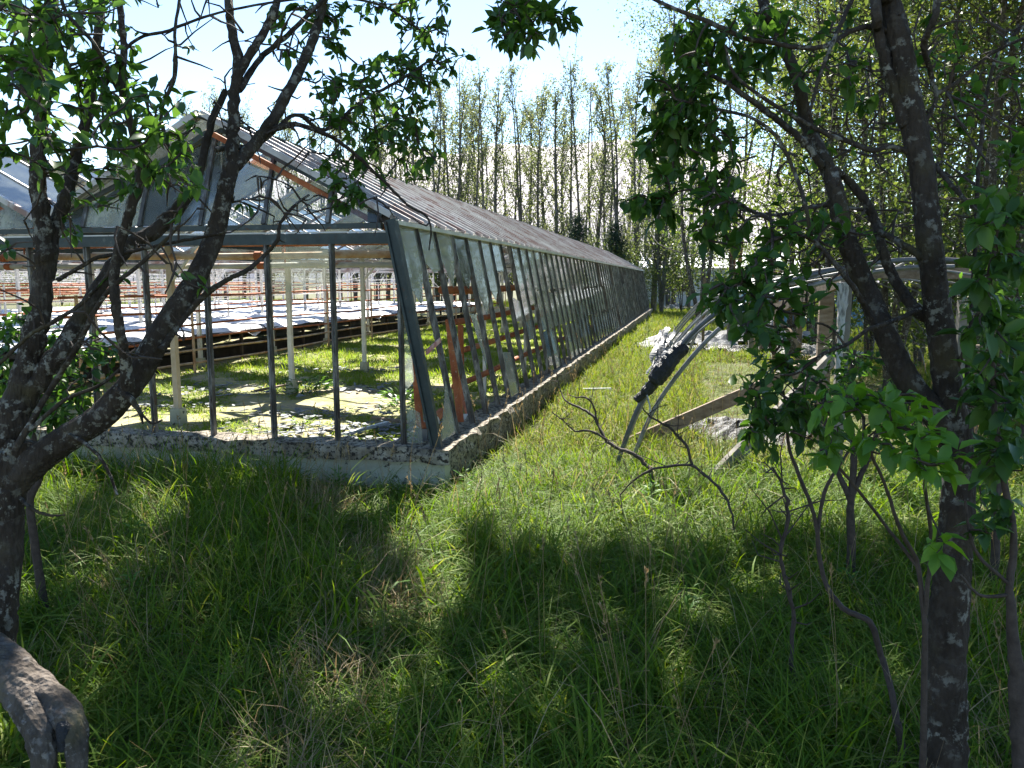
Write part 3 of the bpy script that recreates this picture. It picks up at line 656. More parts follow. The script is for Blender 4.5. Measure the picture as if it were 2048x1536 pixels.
def crumple(c, lx, ly, h, mt, name, lab, cat='plastic sheet'):
    xs = np.linspace(-lx, lx, 26); ys = np.linspace(-ly, ly, 20); X, Y = np.meshgrid(xs, ys)
    rr = np.sqrt((X / lx) ** 2 + (Y / ly) ** 2); edge = rr > 1 + .2 * np.sin(np.arctan2(Y, X) * 5 + lx)
    Z = h * np.clip(1 - rr, 0, 1) ** .6 * (1 + .5 * np.sin(X * 7) * np.cos(Y * 9)) + rng.normal(0, .02, X.shape) + .03
    q = MB(); nx = 26; i = np.arange(19)[:, None] * nx; j = np.arange(25)[None, :]; Fq = np.stack([i + j, i + j + 1, i + nx + j + 1, i + nx + j], -1).reshape(-1, 4)
    E = edge.reshape(-1); Fq = Fq[~E[Fq].any(1)]
    q.add(np.stack([X + c[0], Y + c[1], Z], -1).reshape(-1, 3), Fq)
    tag(q.build(name, mt, loc=(c[0], c[1], 0)), lab, cat)
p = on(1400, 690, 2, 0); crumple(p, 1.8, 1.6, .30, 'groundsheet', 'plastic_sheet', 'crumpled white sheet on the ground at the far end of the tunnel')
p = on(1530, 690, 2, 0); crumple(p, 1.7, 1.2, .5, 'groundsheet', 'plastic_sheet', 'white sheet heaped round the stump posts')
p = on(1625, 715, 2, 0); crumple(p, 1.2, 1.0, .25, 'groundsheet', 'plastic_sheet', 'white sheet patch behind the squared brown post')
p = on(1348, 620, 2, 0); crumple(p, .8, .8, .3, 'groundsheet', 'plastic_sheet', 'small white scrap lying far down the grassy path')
p = on(1460, 700, 2, 0); crumple(p, 2.2, .8, .08, 'black', 'plastic_sheet', 'low strip of black film across the tunnel floor')
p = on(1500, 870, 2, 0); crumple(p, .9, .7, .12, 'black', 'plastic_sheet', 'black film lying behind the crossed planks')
A, B = on(1165, 778, 2, .12), on(1222, 777, 2, .12)
plank(A, B, .03, .02, 'pale', 'small pale stick lying in the grass beside the glass wall', 'stick', 'stick')
# sheds far off
t = thing('blue_shed', (3.4, 31, 0), 'small blue shed with an orange band under its roof edge, beyond the tunnel', 'shed')
MB().block((2.0, 31, -.1), (6.2, 34, 1.85)).build('wall', 'blue', t)
MB().block((1.8, 30.8, 1.90), (6.4, 34.2, 2.12)).build('roof', 'orange', t)
for x in np.arange(2.1, 6.2, .42): MB().box((x, 30.94, 0), (x, 30.94, 1.87), .07, .05).build('batten', 'orange' if int(x * 10) % 2 else 'blue', t)
t = thing('long_shed', (0, 58, 0), 'long low pale grey building beyond the end of the glasshouse', 'building')
MB().block((-6, 56, -.1), (9, 62, 2.6)).build('wall', 'pale', t)
q = MB(); q.add([(-6.3, 55.7, 2.6), (9.3, 55.7, 2.6), (9.3, 59, 3.7), (-6.3, 59, 3.7), (9.3, 62.3, 2.6), (-6.3, 62.3, 2.6)], [[0, 1, 2, 3], [3, 2, 4, 5]]); q.build('roof', 'pale', t)
for x in (-4.5, -1.5, 1.5, 4.5, 7): MB().block((x, 55.93, 1.0), (x + 1.2, 56.0, 2.0)).build('window', 'dark', t)

# ---------------------------------------------------------------- near trees
def limb(mb, pool, pts, k=7, jit=.10, sides=10, wob=1.0, ridge=0.0):
    """pts: (px, py, radius in px, distance)"""
    P = [at(a, b, d) for a, b, r_, d in pts]; Rr = [r_ * .81 * d / F for a, b, r_, d in pts]
    if k >= 9: wob *= .25
    Q = spline(P, k); rr = np.interp(np.linspace(0, len(pts) - 1, len(Q)), range(len(pts)), Rr)
    rr = rr * (1 + .06 * wob * np.sin(np.arange(len(Q)) * 1.9 + pts[0][0]) * rng.random(len(Q)))
    Q[1:-1] += rng.normal(0, 1, (len(Q) - 2, 3)) * rr[1:-1, None] * .10 * wob
    mb.tube(Q, rr, sides, jit, ridge); pool.add(Q)
def cloud(cx, cy, rx, ry, d, dd, n):
    a = rng.random(n) * 6.283; r_ = np.sqrt(rng.random(n))
    return np.array([at(cx + rx * q * math.cos(b), cy + ry * q * math.sin(b), d + rng.uniform(-dd, dd)) for b, q in zip(a, r_)])
def world_cloud(lo, hi, n): return rng.uniform(lo, hi, (n, 3))

# left tree
base = on(10, 1210, 2, 0); base[2] = 0
LT = thing('leaning_tree', base, 'leaning many-stemmed tree with lichen-spotted bark at the left edge', 'tree')
w_ = MB(); pool = Pool(); D = 3.1
limb(w_, pool, [(-30, 1330, 62, 3.0), (-8, 1210, 48, 3.05), (12, 1090, 36, 3.1), (15, 1000, 40, 3.1), (22, 930, 44, 3.1), (45, 880, 38, 3.1)], k=9, sides=30, jit=.04, ridge=.035)
limb(w_, pool, [(15, 985, 36, 3.1), (60, 930, 38, 3.1), (130, 880, 34, 3.1), (200, 835, 33, 3.1), (265, 765, 31, 3.1), (330, 655, 29, 3.1), (390, 560, 25, 3.15), (428, 475, 23, 3.2), (447, 400, 21, 3.2), (462, 330, 20, 3.2)], k=9, sides=30, jit=.04, ridge=.03)
limb(w_, pool, [(455, 350, 18, 3.2), (500, 298, 15, 3.25), (545, 240, 14, 3.3), (585, 165, 13, 3.35), (620, 95, 12, 3.4), (643, 20, 11, 3.45), (655, -60, 10, 3.5), (690, -300, 8, 4.2), (720, -600, 6, 5.2)])
limb(w_, pool, [(460, 345, 18, 3.2), (466, 280, 16, 3.2), (468, 200, 14, 3.2), (476, 130, 13, 3.2), (462, 50, 11, 3.2), (455, -40, 10, 3.3), (430, -400, 7, 4.2), (420, -700, 5, 5.2)])
limb(w_, pool, [(470, 160, 12, 3.2), (500, 110, 11, 3.2), (535, 50, 10, 3.2), (560, -30, 9, 3.3), (600, -300, 6, 4.4)])
limb(w_, pool, [(478, 180, 9, 3.2), (520, 118, 7, 3.3), (575, 70, 6, 3.3), (640, 5, 5, 3.3), (700, -60, 4, 3.5)])
limb(w_, pool, [(12, 900, 38, 3.1), (40, 780, 32, 3.1), (68, 680, 29, 3.1), (84, 590, 25, 3.1), (90, 500, 23, 3.1), (80, 400, 20, 3.1), (75, 320, 18, 3.1), (85, 220, 17, 3.1), (95, 110, 17, 3.1), (105, -30, 15, 3.1), (110, -400, 11, 3.7), (60, -900, 7, 4.6)])
limb(w_, pool, [(95, 540, 18, 3.1), (112, 450, 17, 3.15), (135, 380, 16, 3.2), (155, 300, 14, 3.25), (178, 210, 12, 3.3), (190, 110, 11, 3.3), (203, -20, 10, 3.4), (220, -400, 7, 4.2)])
limb(w_, pool, [(15, 900, 30, 3.1), (60, 790, 24, 3.1), (110, 715, 24, 3.1), (160, 640, 20, 3.15), (212, 550, 17, 3.2), (260, 492, 17, 3.25), (330, 445, 18, 3.3), (380, 385, 13, 3.35), (405, 320, 10, 3.4), (425, 240, 9, 3.4), (452, 180, 8, 3.4)])
limb(w_, pool, [(255, 775, 17, 3.0), (250, 718, 13, 2.95), (236, 640, 12, 2.9), (228, 560, 12, 2.9), (243, 480, 12, 2.9), (268, 400, 13, 2.9), (284, 330, 11, 2.9), (262, 250, 10, 2.9), (244, 180, 9, 2.9), (248, 90, 8, 2.9), (238, -20, 8, 2.9), (230, -300, 6, 3.4)])
limb(w_, pool, [(322, 700, 9, 3.05), (365, 640, 8, 3.1), (410, 590, 8, 3.1), (455, 560, 6, 3.1), (495, 540, 6, 3.15), (530, 510, 5, 3.2), (555, 480, 5, 3.2), (562, 445, 4, 3.2), (590, 410, 4, 3.25), (618, 390, 3, 3.3)], jit=.05, sides=7)
limb(w_, pool, [(30, 900, 9, 3.0), (100, 780, 7, 3.0), (150, 700, 7, 2.95), (210, 590, 6, 2.9), (290, 520, 5, 2.9), (360, 450, 4, 2.9)], sides=7)
limb(w_, pool, [(-10, 735, 5, 2.9), (60, 670, 5, 2.9), (115, 640, 5, 2.9), (170, 600, 5, 2.9), (215, 550, 5, 2.9), (228, 515, 5, 2.9)], sides=7)
limb(w_, pool, [(115, 560, 6, 3.0), (150, 540, 5, 3.0), (195, 515, 5, 3.0), (240, 508, 5, 3.0), (320, 490, 4, 3.0), (400, 475, 4, 3.1), (450, 465, 3, 3.1)], sides=7)
limb(w_, pool, [(60, 860, 6, 3.0), (130, 800, 5, 3.0), (200, 770, 4, 3.0), (260, 720, 4, 3.0)], sides=7)
limb(w_, pool, [(545, 258, 9, 3.3), (600, 250, 6, 3.3), (680, 285, 5, 3.4), (760, 355, 4, 3.5), (815, 410, 3, 3.5), (850, 430, 3, 3.5), (862, 458, 2, 3.5), (858, 500, 2, 3.5)], sides=7)
limb(w_, pool, [(430, 300, 7, 3.2), (520, 285, 6, 3.3), (590, 230, 5, 3.4), (650, 260, 5, 3.5), (720, 205, 4, 3.7), (800, 160, 4, 3.9), (860, 120, 3, 4.1)], sides=7)
limb(w_, pool, [(350, 330, 5, 2.9), (322, 230, 5, 2.9), (350, 150, 5, 2.9), (350, 60, 4, 2.9), (362, -20, 4, 3.0)], sides=7)
limb(w_, pool, [(85, 350, 6, 3.0), (150, 300, 5, 2.9), (250, 100, 4, 2.9), (340, 60, 4, 2.9), (460, 20, 3, 3.0), (640, -5, 3, 3.2), (760, 10, 3, 3.5), (840, 60, 3, 3.8)], sides=7)
limb(w_, pool, [(236, 180, 6, 2.9), (190, 90, 5, 2.8), (130, 20, 5, 2.8), (120, -60, 4, 2.8)], sides=7)
limb(w_, pool, [(235, 780, 8, 3.05), (262, 798, 9, 3.0), (280, 825, 5, 2.98), (286, 848, 2, 2.97)], sides=7)
limb(w_, pool, [(268, 805, 3, 3.0), (300, 845, 3, 2.98), (325, 840, 2, 2.97)], sides=6)
limb(w_, pool, [(30, 985, 6, 3.1), (60, 1015, 4, 3.05), (95, 1030, 4, 3.0), (130, 1030, 2, 3.0)], sides=6)
limb(w_, pool, [(140, 870, 6, 3.05), (175, 890, 5, 3.0), (210, 930, 4, 3.0), (235, 990, 3, 3.0)], sides=6)
# boughs added out of view above the frame, to carry the shading leaves
for tgt in ((-2.2, 6.0, 6.2), (-4.5, 7.5, 6.8), (-7, 7, 6.5), (-1.2, 8.6, 6.9), (-3.4, 9.8, 7.4), (-6, 10, 7.4), (-8.5, 9, 7), (-.5, 4.5, 5.5), (-5.5, 4.5, 6)):
    s0 = pool.p[np.argmax(pool.p[:, 2] - .15 * np.abs(pool.p[:, 0] - tgt[0]))]; T = np.array(tgt)
    Q = spline([s0, s0 * .62 + T * .38 + [0, 0, .7], T], 7); w_.tube(Q, np.linspace(.045, .012, len(Q)), 7, .1); pool.add(Q)
w_.build('trunk', 'bark', LT, True)
tw, lv = MB(), MB()
P2 = Pool(); P2.add(pool.p)
for c in [(60, 80, 100, 110, 2.6, .3, 55), (170, 90, 110, 110, 3.2, .4, 55), (60, 250, 90, 110, 2.5, .3, 40), (300, 260, 100, 90, 2.6, .25, 45), (330, 370, 80, 60, 2.6, .2, 18),
          (230, 300, 120, 130, 3.3, .3, 55), (170, 420, 70, 60, 3.2, .3, 10), (60, 180, 60, 90, 2.3, .2, 20), (220, 180, 80, 80, 3.0, .3, 26), (120, 0, 160, 40, 2.8, .5, 30)]:
    grow(P2, cloud(*c[:-1], int(c[-1] * .8)), tw, lv, .064, 5)
for c in [(700, 200, 60, 60, 3.7, .3, 26), (780, 190, 90, 90, 4.0, .4, 60), (850, 110, 80, 70, 4.2, .3, 42), (800, 300, 80, 80, 4.0, .4, 42), (680, 320, 50, 70, 3.8, .3, 22), (690, 390, 40, 30, 3.5, .1, 16),
          (850, 30, 60, 50, 4.0, .3, 22), (620, 60, 80, 60, 3.8, .4, 24), (690, 20, 90, 40, 3.9, .4, 22), (620, 170, 60, 60, 3.8, .3, 10)]:
    grow(P2, cloud(*c), tw, lv, .062, 6)
grow(P2, cloud(350, 60, 330, 90, 3.2, .5, 60), tw, lv, .06, 4, leafy=.15)         # bare twigs
grow(P2, cloud(560, 200, 150, 160, 3.4, .4, 60), tw, lv, .06, 4, leafy=.04)
grow(P2, cloud(480, 420, 170, 80, 3.1, .3, 35), tw, lv, .06, 4, leafy=.05)
grow(P2, cloud(200, 560, 220, 200, 2.9, .3, 70), tw, lv, .06, 4, leafy=.12)
grow(P2, cloud(720, 440, 130, 50, 3.4, .2, 16), tw, lv, .06, 4, leafy=0)
# hanging bough at the top middle
Q = spline([P2.p[np.argmin(np.linalg.norm(P2.p - at(700, -200, 4), axis=1))], at(850, -200, 3.5), at(980, -70, 3.2), at(1030, 20, 3.2), at(1050, 60, 3.2)], 6); tw.tube(Q, np.linspace(.012, .004, len(Q)), 6); P2.add(Q)
Q = spline([at(980, -70, 3.2), at(1000, 30, 3.15), at(1010, 80, 3.15)], 4); tw.tube(Q, .003, 5); P2.add(Q)
for c in [(1060, 30, 85, 45, 3.2, .2, 46), (1050, 75, 60, 30, 3.2, .15, 16), (985, 50, 16, 22, 3.2, .1, 4), (1130, 40, 22, 22, 3.2, .1, 6)]: grow(P2, cloud(*c), tw, lv, .068, 5, spread=.7)
tw.build('twigs', 'twig', LT); lv.build('leaves', 'leaf', LT, True)
# unseen canopy added above the frame to shade the foreground
tw, lv = MB(), MB(); P3 = Pool(); P3.add(pool.p[pool.p[:, 2] > 4])
def proj_many(P):
    d = P - CAM; z = d @ fw; zz = np.where(z < .3, .3, z); return 1024 + F * (d @ rt) / zz, 768 - F * (d @ up) / zz, z
def above(P, m_=.0):           # keep what the photograph's frame does not show
    x, y, z = proj_many(P); return P[(y < -60) | (z < .3) | (x < -120)]
def canopy(lo, hi, n): return above(world_cloud(lo, hi, n))
CAN = []
def cover(n, x0, x1, y0, y1, edge=lambda x, y: True, zb=(5.6, 8.2)):
    """targets for boughs whose shadow falls on the ground rectangle"""
    out = []
    while len(out) < n:
        gx, gy = rng.uniform(x0, x1), rng.uniform(y0, y1)
        if not edge(gx, gy): continue
        z = rng.uniform(*zb); q = np.array([[gx + sdir[0] / sdir[2] * z, gy + sdir[1] / sdir[2] * z, z]])
        if len(above(q)): out.append(q[0])
    return np.array(out)
def shaded(x, y):
    # dappled openings where the photograph's grass is sunlit
    lim = 5.1 + .25 * math.sin(x * 2.1) + (0.5 if x > .4 else 0)
    if y > lim: return False
    n = math.sin(x * 1.7 + 2) * math.sin(y * 1.9 + .5) + .5 * math.sin(x * 4.1 + y * 3.3)
    if x < -1.2 and y > 3.2: return n < -.1
    return n < (1.1 if y > 3.6 and x < 1.2 else 9)
grow(P3, cover(800, -1.5, 3.5, -1, 5.4, shaded, (5.4, 9)), tw, lv, .17, 16, .008, False, spread=3)
tw.build('shade_branches', 'twig', LT); lv.build('shade_crown', 'leaf', LT, True)
# unseen trees added left and right of the view to throw shade over the foreground
for (bx, by, gx0, gx1, gy0, gy1, n_, lab) in ((-8.2, 2.2, -4.5, 1.5, .5, 5.6, 750, 'broad leafy tree added unseen outside the left edge to cast shade'), (-11.5, 5.0, -6.5, -1.5, 2, 5.6, 520, 'leafy tree added unseen farther out to the left to cast shade'), (6.8, 3.2, 0, 6.5, -2, 5.6, 850, 'leafy tree added unseen outside the right edge to cast shade')):
    T_ = thing('shade_tree', (bx, by, 0), lab, 'tree', 'unseen trees added for shade'); q = MB(); P3 = Pool()
    for k in range(5):
        a = k * 1.256 + .3; e = np.array([bx + math.cos(a) * 1.8, by + math.sin(a) * 1.8, 7.5]) if k else np.array([bx, by, 8.5])
        if len(above(e[None])) == 0: continue
        Q = spline([(bx, by, -.1), (bx + .1 * math.cos(a), by + .1 * math.sin(a), 1.8), (bx + .8 * math.cos(a), by + .8 * math.sin(a), 4.2), e], 6); q.tube(Q, np.linspace(.14, .02, len(Q)), 8, .1); P3.add(Q[6:])
    q.build('trunk', 'bark', T_, True); tw, lv = MB(), MB()
    grow(P3, cover(n_, gx0, gx1, gy0, gy1, shaded, (5.2, 9)), tw, lv, .17, 16, .008, False, spread=3)
    tw.build('branches', 'twig', T_); lv.build('crown', 'leaf', T_, True)
# exposed root
rb = on(120, 1470, 2, 0)
RT = thing('gnarled_root', rb, 'bulging weathered root arching out of the grass at the bottom left corner', 'root')
q = MB(); pl = Pool()
limb(q, pl, [(-60, 1290, 60, 2.9), (0, 1335, 56, 2.8), (50, 1372, 52, 2.75), (100, 1408, 46, 2.7), (138, 1445, 38, 2.65), (152, 1490, 28, 2.62), (155, 1560, 22, 2.6)], k=14, jit=.05, sides=48, wob=.25, ridge=.055)
limb(q, pl, [(40, 1370, 50, 2.75), (70, 1430, 40, 2.65), (85, 1490, 32, 2.6), (90, 1560, 26, 2.6)], k=14, jit=.05, sides=48, wob=.25, ridge=.055)
q.build('root_wood', 'stone', RT, True)
MB().tube([at(128, 1425, 2.66), at(128, 1455, 2.6), at(126, 1500, 2.6)], [.012, .026, .018], 8).build('hollow_shade', 'black', RT, True)  # black tube standing in for the shade inside the root's opening

# right-hand tree
base = on(1885, 1536, 2, 0); base[2] = 0
RTR = thing('thick_trunk_tree', base, 'tall dark tree with a thick mottled trunk forking low at the right', 'tree')
w_ = MB(); pool = Pool()
limb(w_, pool, [(1885, 1700, 58, 2.5), (1885, 1560, 52, 2.5), (1890, 1420, 49, 2.5), (1892, 1300, 45, 2.5), (1902, 1180, 44, 2.5), (1910, 1080, 40, 2.5), (1917, 970, 37, 2.5), (1908, 860, 37, 2.5), (1892, 740, 33, 2.5), (1876, 620, 31, 2.5), (1860, 500, 29, 2.5), (1850, 390, 28, 2.5), (1835, 290, 30, 2.5), (1815, 180, 30, 2.5), (1800, 90, 28, 2.5), (1778, 0, 26, 2.5), (1765, -80, 24, 2.5), (1740, -500, 17, 3.0), (1700, -1000, 9, 3.8)], k=10, sides=36, jit=.04, ridge=.03)
limb(w_, pool, [(1812, 250, 17, 2.5), (1780, 160, 14, 2.5), (1758, 70, 13, 2.5), (1745, -30, 12, 2.5), (1700, -400, 8, 3.1), (1640, -800, 5, 4)])
limb(w_, pool, [(1905, 880, 30, 2.5), (1868, 830, 31, 2.5), (1815, 760, 30, 2.52), (1772, 670, 27, 2.55), (1738, 590, 25, 2.6), (1705, 510, 25, 2.6), (1682, 440, 22, 2.6), (1668, 370, 20, 2.6), (1640, 305, 17, 2.65), (1612, 240, 16, 2.7), (1598, 170, 14, 2.7), (1575, 110, 14, 2.7), (1545, 50, 13, 2.75), (1520, -20, 12, 2.8), (1450, -300, 9, 3.4), (1380, -600, 6, 4.4)], k=9, sides=30, jit=.04, ridge=.03)
limb(w_, pool, [(1880, 650, 16, 2.5), (1835, 620, 15, 2.55), (1790, 560, 13, 2.6), (1765, 500, 12, 2.6), (1752, 445, 12, 2.65), (1725, 395, 11, 2.65), (1690, 355, 9, 2.65), (1655, 330, 8, 2.6)])
limb(w_, pool, [(1860, 530, 10, 2.5), (1828, 503, 9, 2.5), (1790, 480, 8, 2.55), (1755, 462, 7, 2.6)])
for L in [[(1774, 62, 7, 2.5), (1736, 53, 7, 2.5), (1692, 68, 6, 2.5), (1651, 92, 6, 2.45), (1600, 95, 6, 2.45), (1555, 88, 6, 2.5), (1487, 75, 6, 2.5), (1418, 44, 6, 2.55), (1350, 18, 5, 2.6), (1290, -10, 4, 2.7)],
          [(1645, 335, 9, 2.6), (1612, 290, 9, 2.6), (1575, 255, 8, 2.6), (1528, 219, 8, 2.6), (1490, 192, 7, 2.6), (1446, 162, 6, 2.65), (1400, 150, 4, 2.7), (1350, 190, 3, 2.75)],
          [(1838, 315, 7, 2.5), (1787, 294, 7, 2.5), (1743, 301, 6, 2.5), (1700, 285, 6, 2.5), (1658, 270, 6, 2.5), (1606, 243, 5, 2.5), (1541, 205, 5, 2.5), (1470, 150, 4, 2.5), (1450, 90, 3, 2.5)],
          [(1623, 478, 5, 2.45), (1610, 410, 5, 2.45), (1589, 345, 5, 2.5), (1552, 273, 5, 2.5), (1504, 236, 4, 2.5), (1452, 222, 4, 2.6), (1350, 198, 3, 2.7)],
          [(1750, 650, 8, 2.45), (1731, 612, 7, 2.45), (1700, 565, 7, 2.4), (1657, 513, 6, 2.4), (1620, 478, 6, 2.4), (1560, 451, 5, 2.45), (1521, 430, 5, 2.5), (1458, 400, 4, 2.6), (1400, 380, 3, 2.7)],
          [(1876, -20, 9, 2.4), (1868, 40, 9, 2.4), (1848, 90, 8, 2.45), (1862, 150, 6, 2.5), (1872, 200, 5, 2.5), (1840, 260, 6, 2.5)],
          [(1708, -10, 6, 2.5), (1670, 75, 5, 2.45), (1640, 150, 5, 2.45), (1618, 230, 4, 2.45)],
          [(1840, 620, 7, 2.5), (1790, 640, 6, 2.45), (1765, 650, 6, 2.4), (1731, 662, 5, 2.4), (1697, 687, 5, 2.35), (1646, 708, 5, 2.3), (1594, 745, 4, 2.3), (1560, 750, 3, 2.3)],
          [(1690, 690, 3, 2.4), (1660, 655, 3, 2.5), (1620, 645, 3, 2.5), (1560, 655, 3, 2.5), (1500, 640, 3, 2.5)],
          [(1730, 420, 5, 2.6), (1640, 410, 4, 2.6), (1560, 430, 4, 2.6), (1480, 420, 3, 2.6)],
          [(1900, 760, 7, 2.5), (1930, 700, 6, 2.45), (1950, 640, 5, 2.4), (1990, 560, 4, 2.4)],
          [(1925, 900, 6, 2.5), (1950, 500, 5, 2.6), (1960, 300, 5, 2.7), (1990, 120, 4, 2.7), (2060, 40, 4, 2.7)],
          [(1870, 190, 6, 2.5), (1920, 160, 5, 2.5), (1980, 110, 4, 2.5), (2060, 70, 4, 2.5)],
          [(1870, 330, 6, 2.5), (1930, 400, 5, 2.4), (1990, 450, 4, 2.4), (2060, 520, 4, 2.4)],
          [(1540, 420, 4, 2.5), (1545, 500, 4, 2.4), (1528, 591, 4, 2.35), (1529, 660, 4, 2.3), (1547, 708, 4, 2.3)]]:
    limb(w_, pool, L, sides=7)
for tgt in ((1.0, 6.5, 6.0), (2.8, 5, 6.4), (-.2, 8, 6.6), (2.5, 8.5, 7), (4, 3, 6), (1.2, 1.5, 6), (-1.2, 3, 6.2), (4.6, 6.5, 6.8)):  # unseen boughs added above the frame to hold the shading leaves
    s0 = pool.p[np.argmax(pool.p[:, 2])]; T = np.array(tgt); Q = spline([s0, s0 * .6 + T * .4 + [0, 0, .8], T], 7); w_.tube(Q, np.linspace(.045, .012, len(Q)), 7, .1); pool.add(Q)
w_.build('trunk', 'bark', RTR, True)
tw, lv = MB(), MB(); P2 = Pool(); P2.add(pool.p)
for c in [(1390, 70, 70, 70, 2.75, .2, 30), (1420, 130, 70, 60, 2.8, .2, 26), (1360, 200, 75, 70, 2.8, .2, 44), (1330, 280, 45, 50, 2.8, .15, 24), (1400, 260, 70, 60, 2.8, .2, 26), (1430, 340, 50, 50, 2.8, .2, 22), (1440, 410, 50, 45, 2.7, .2, 18),
          (1300, 400, 60, 26, 2.75, .12, 16), (1330, 430, 18, 26, 2.75, .1, 6), (1440, 470, 50, 40, 2.7, .2, 14), (1500, 100, 60, 80, 2.7, .2, 14), (1520, 60, 60, 60, 2.6, .2, 16), (1350, 330, 40, 40, 2.8, .1, 10)]:
    grow(P2, cloud(*c), tw, lv, .064, 6, spread=.8)
for c in [(1490, 570, 70, 55, 2.35, .15, 24), (1530, 640, 60, 50, 2.3, .15, 17), (1590, 600, 50, 50, 2.3, .15, 8), (1570, 500, 60, 50, 2.5, .2, 12), (1430, 600, 30, 40, 2.4, .1, 8), (1650, 180, 90, 100, 2.7, .3, 14), (1640, 450, 60, 70, 2.5, .2, 10)]:
    grow(P2, cloud(*c), tw, lv, .062, 6, spread=.8)
grow(P2, cloud(1700, 300, 200, 250, 3.0, .5, 130), tw, lv, .05, 4, leafy=.12)
grow(P2, cloud(1600, 500, 120, 120, 2.6, .3, 30), tw, lv, .05, 4, leafy=.2)
grow(P2, cloud(1960, 250, 110, 230, 2.7, .4, 60), tw, lv, .06, 5, leafy=.55)
grow(P2, cloud(1800, 60, 240, 80, 2.8, .4, 50), tw, lv, .06, 5, leafy=.5)
tw.build('twigs', 'twig', RTR); lv.build('leaves', 'leaf', RTR, True)
tw, lv = MB(), MB(); P3 = Pool(); P3.add(pool.p[pool.p[:, 2] > 4])  # unseen crown added over the right side to shade the foreground
grow(P3, cover(900, .5, 7, -2, 5.6, shaded, (5.2, 9)), tw, lv, .17, 16, .008, False, spread=3)
tw.build('shade_branches', 'twig', RTR); lv.build('shade_crown', 'leaf', RTR, True)

# saplings and sticks round the right trunk
def stems(name, base_px, base_d, lines, label, cat, clouds=(), m_wood='twig', m_leaf='leaf', ls=.06, nl=5, grp=None):
    b = at(*base_px, base_d); b[2] = 0
    t = thing(name, b, label, cat, grp); q = MB(); pl = Pool()
    for L in lines: limb(q, pl, L, sides=7, jit=.3 if not clouds else .1, wob=1 if clouds else 3.5, k=7 if clouds else 4)
    L0 = lines[0][0]; p0 = at(L0[0], L0[1], L0[3]); r0_ = L0[2] * .86 * L0[3] / F
    if p0[2] > -.05: q.tube([p0 + [0, 0, .01], [p0[0] + .02, p0[1], p0[2] * .5], [p0[0] + .03, p0[1] + .02, -.1]], [r0_, r0_ * 1.1, r0_ * 1.3], 7)
    tw, lv = MB(), MB()
    for c in clouds: grow(pl, cloud(*c), q, lv, ls, nl, .0032)
    if not clouds:
        ii = rng.integers(3, len(pl.p), 26)
        for k in ii:
            p = pl.p[k]; e = p + rng.normal(0, .09, 3) + np.array([0, 0, .05]); q.tube([p, (p + e) / 2 + rng.normal(0, .015, 3), e], [.004, .003, .0012], 5, .3)
    q.build('stem', m_wood, t, True)
    if lv.n: lv.build('leaves', m_leaf, t, True)
    return t
stems('dead_stem', (1582, 1300), 3.4, [[(1580, 1330, 5.8, 3.4), (1586, 1220, 5.8, 3.4), (1568, 1150, 5.0, 3.4), (1563, 1095, 4.3, 3.4), (1577, 1035, 5.0, 3.4), (1570, 990, 4.3, 3.4), (1546, 935, 2.2, 3.4)]], 'crooked bare dead stem, left one of two in the dark grass', 'dead branch')
stems('dead_stem', (1790, 1430), 2.9, [[(1795, 1450, 8.6, 2.8), (1780, 1370, 7.9, 2.85), (1762, 1310, 7.9, 2.9), (1740, 1245, 7.9, 2.9), (1685, 1215, 7.2, 2.95), (1645, 1150, 5.8, 3.0), (1630, 1040, 5.0, 3.0), (1604, 966, 5.0, 3.0), (1578, 895, 4.3, 3.0), (1574, 844, 3.6, 2.9), (1567, 783, 2.9, 2.8)],
      [(1634, 1075, 4.3, 3.0), (1645, 1000, 5.0, 3.0), (1660, 960, 4.3, 3.0), (1702, 895, 2.9, 3.0)]], 'long twisted stem forking upward, right one of two in the dark grass', 'dead branch',
      [(1500, 770, 45, 40, 2.7, .2, 14), (1540, 830, 60, 50, 2.6, .2, 22), (1610, 790, 60, 50, 2.6, .2, 22), (1640, 850, 60, 40, 2.6, .2, 20), (1570, 730, 60, 40, 2.6, .2, 16), (1520, 880, 40, 40, 2.7, .1, 8)], ls=.06)
stems('leafy_sapling', (1850, 1190), 2.2, [[(1850, 1250, 7, 2.2), (1835, 1130, 6, 2.2), (1800, 1060, 5, 2.15), (1770, 970, 4, 2.1), (1735, 890, 4, 2.05), (1725, 830, 3, 2.0)], [(1850, 1230, 6, 2.2), (1862, 1080, 5, 2.15), (1850, 960, 4, 2.0), (1870, 880, 3, 1.9)],
      [(1840, 1140, 5, 2.2), (1770, 1050, 4, 2.2), (1700, 960, 4, 2.1), (1640, 900, 3, 2.1)]], 'sapling with large leaves coloured a backlit lime in front of the thick trunk', 'sapling',
      [(1700, 820, 80, 40, 2.05, .12, 12), (1780, 880, 60, 50, 1.95, .12, 14), (1870, 905, 60, 50, 1.85, .1, 14), (1640, 900, 40, 35, 2.1, .1, 6), (1870, 1080, 22, 30, 1.95, .04, 3), (1800, 800, 60, 40, 2.0, .1, 8)], m_leaf='leaf_lime', ls=.07, nl=5)
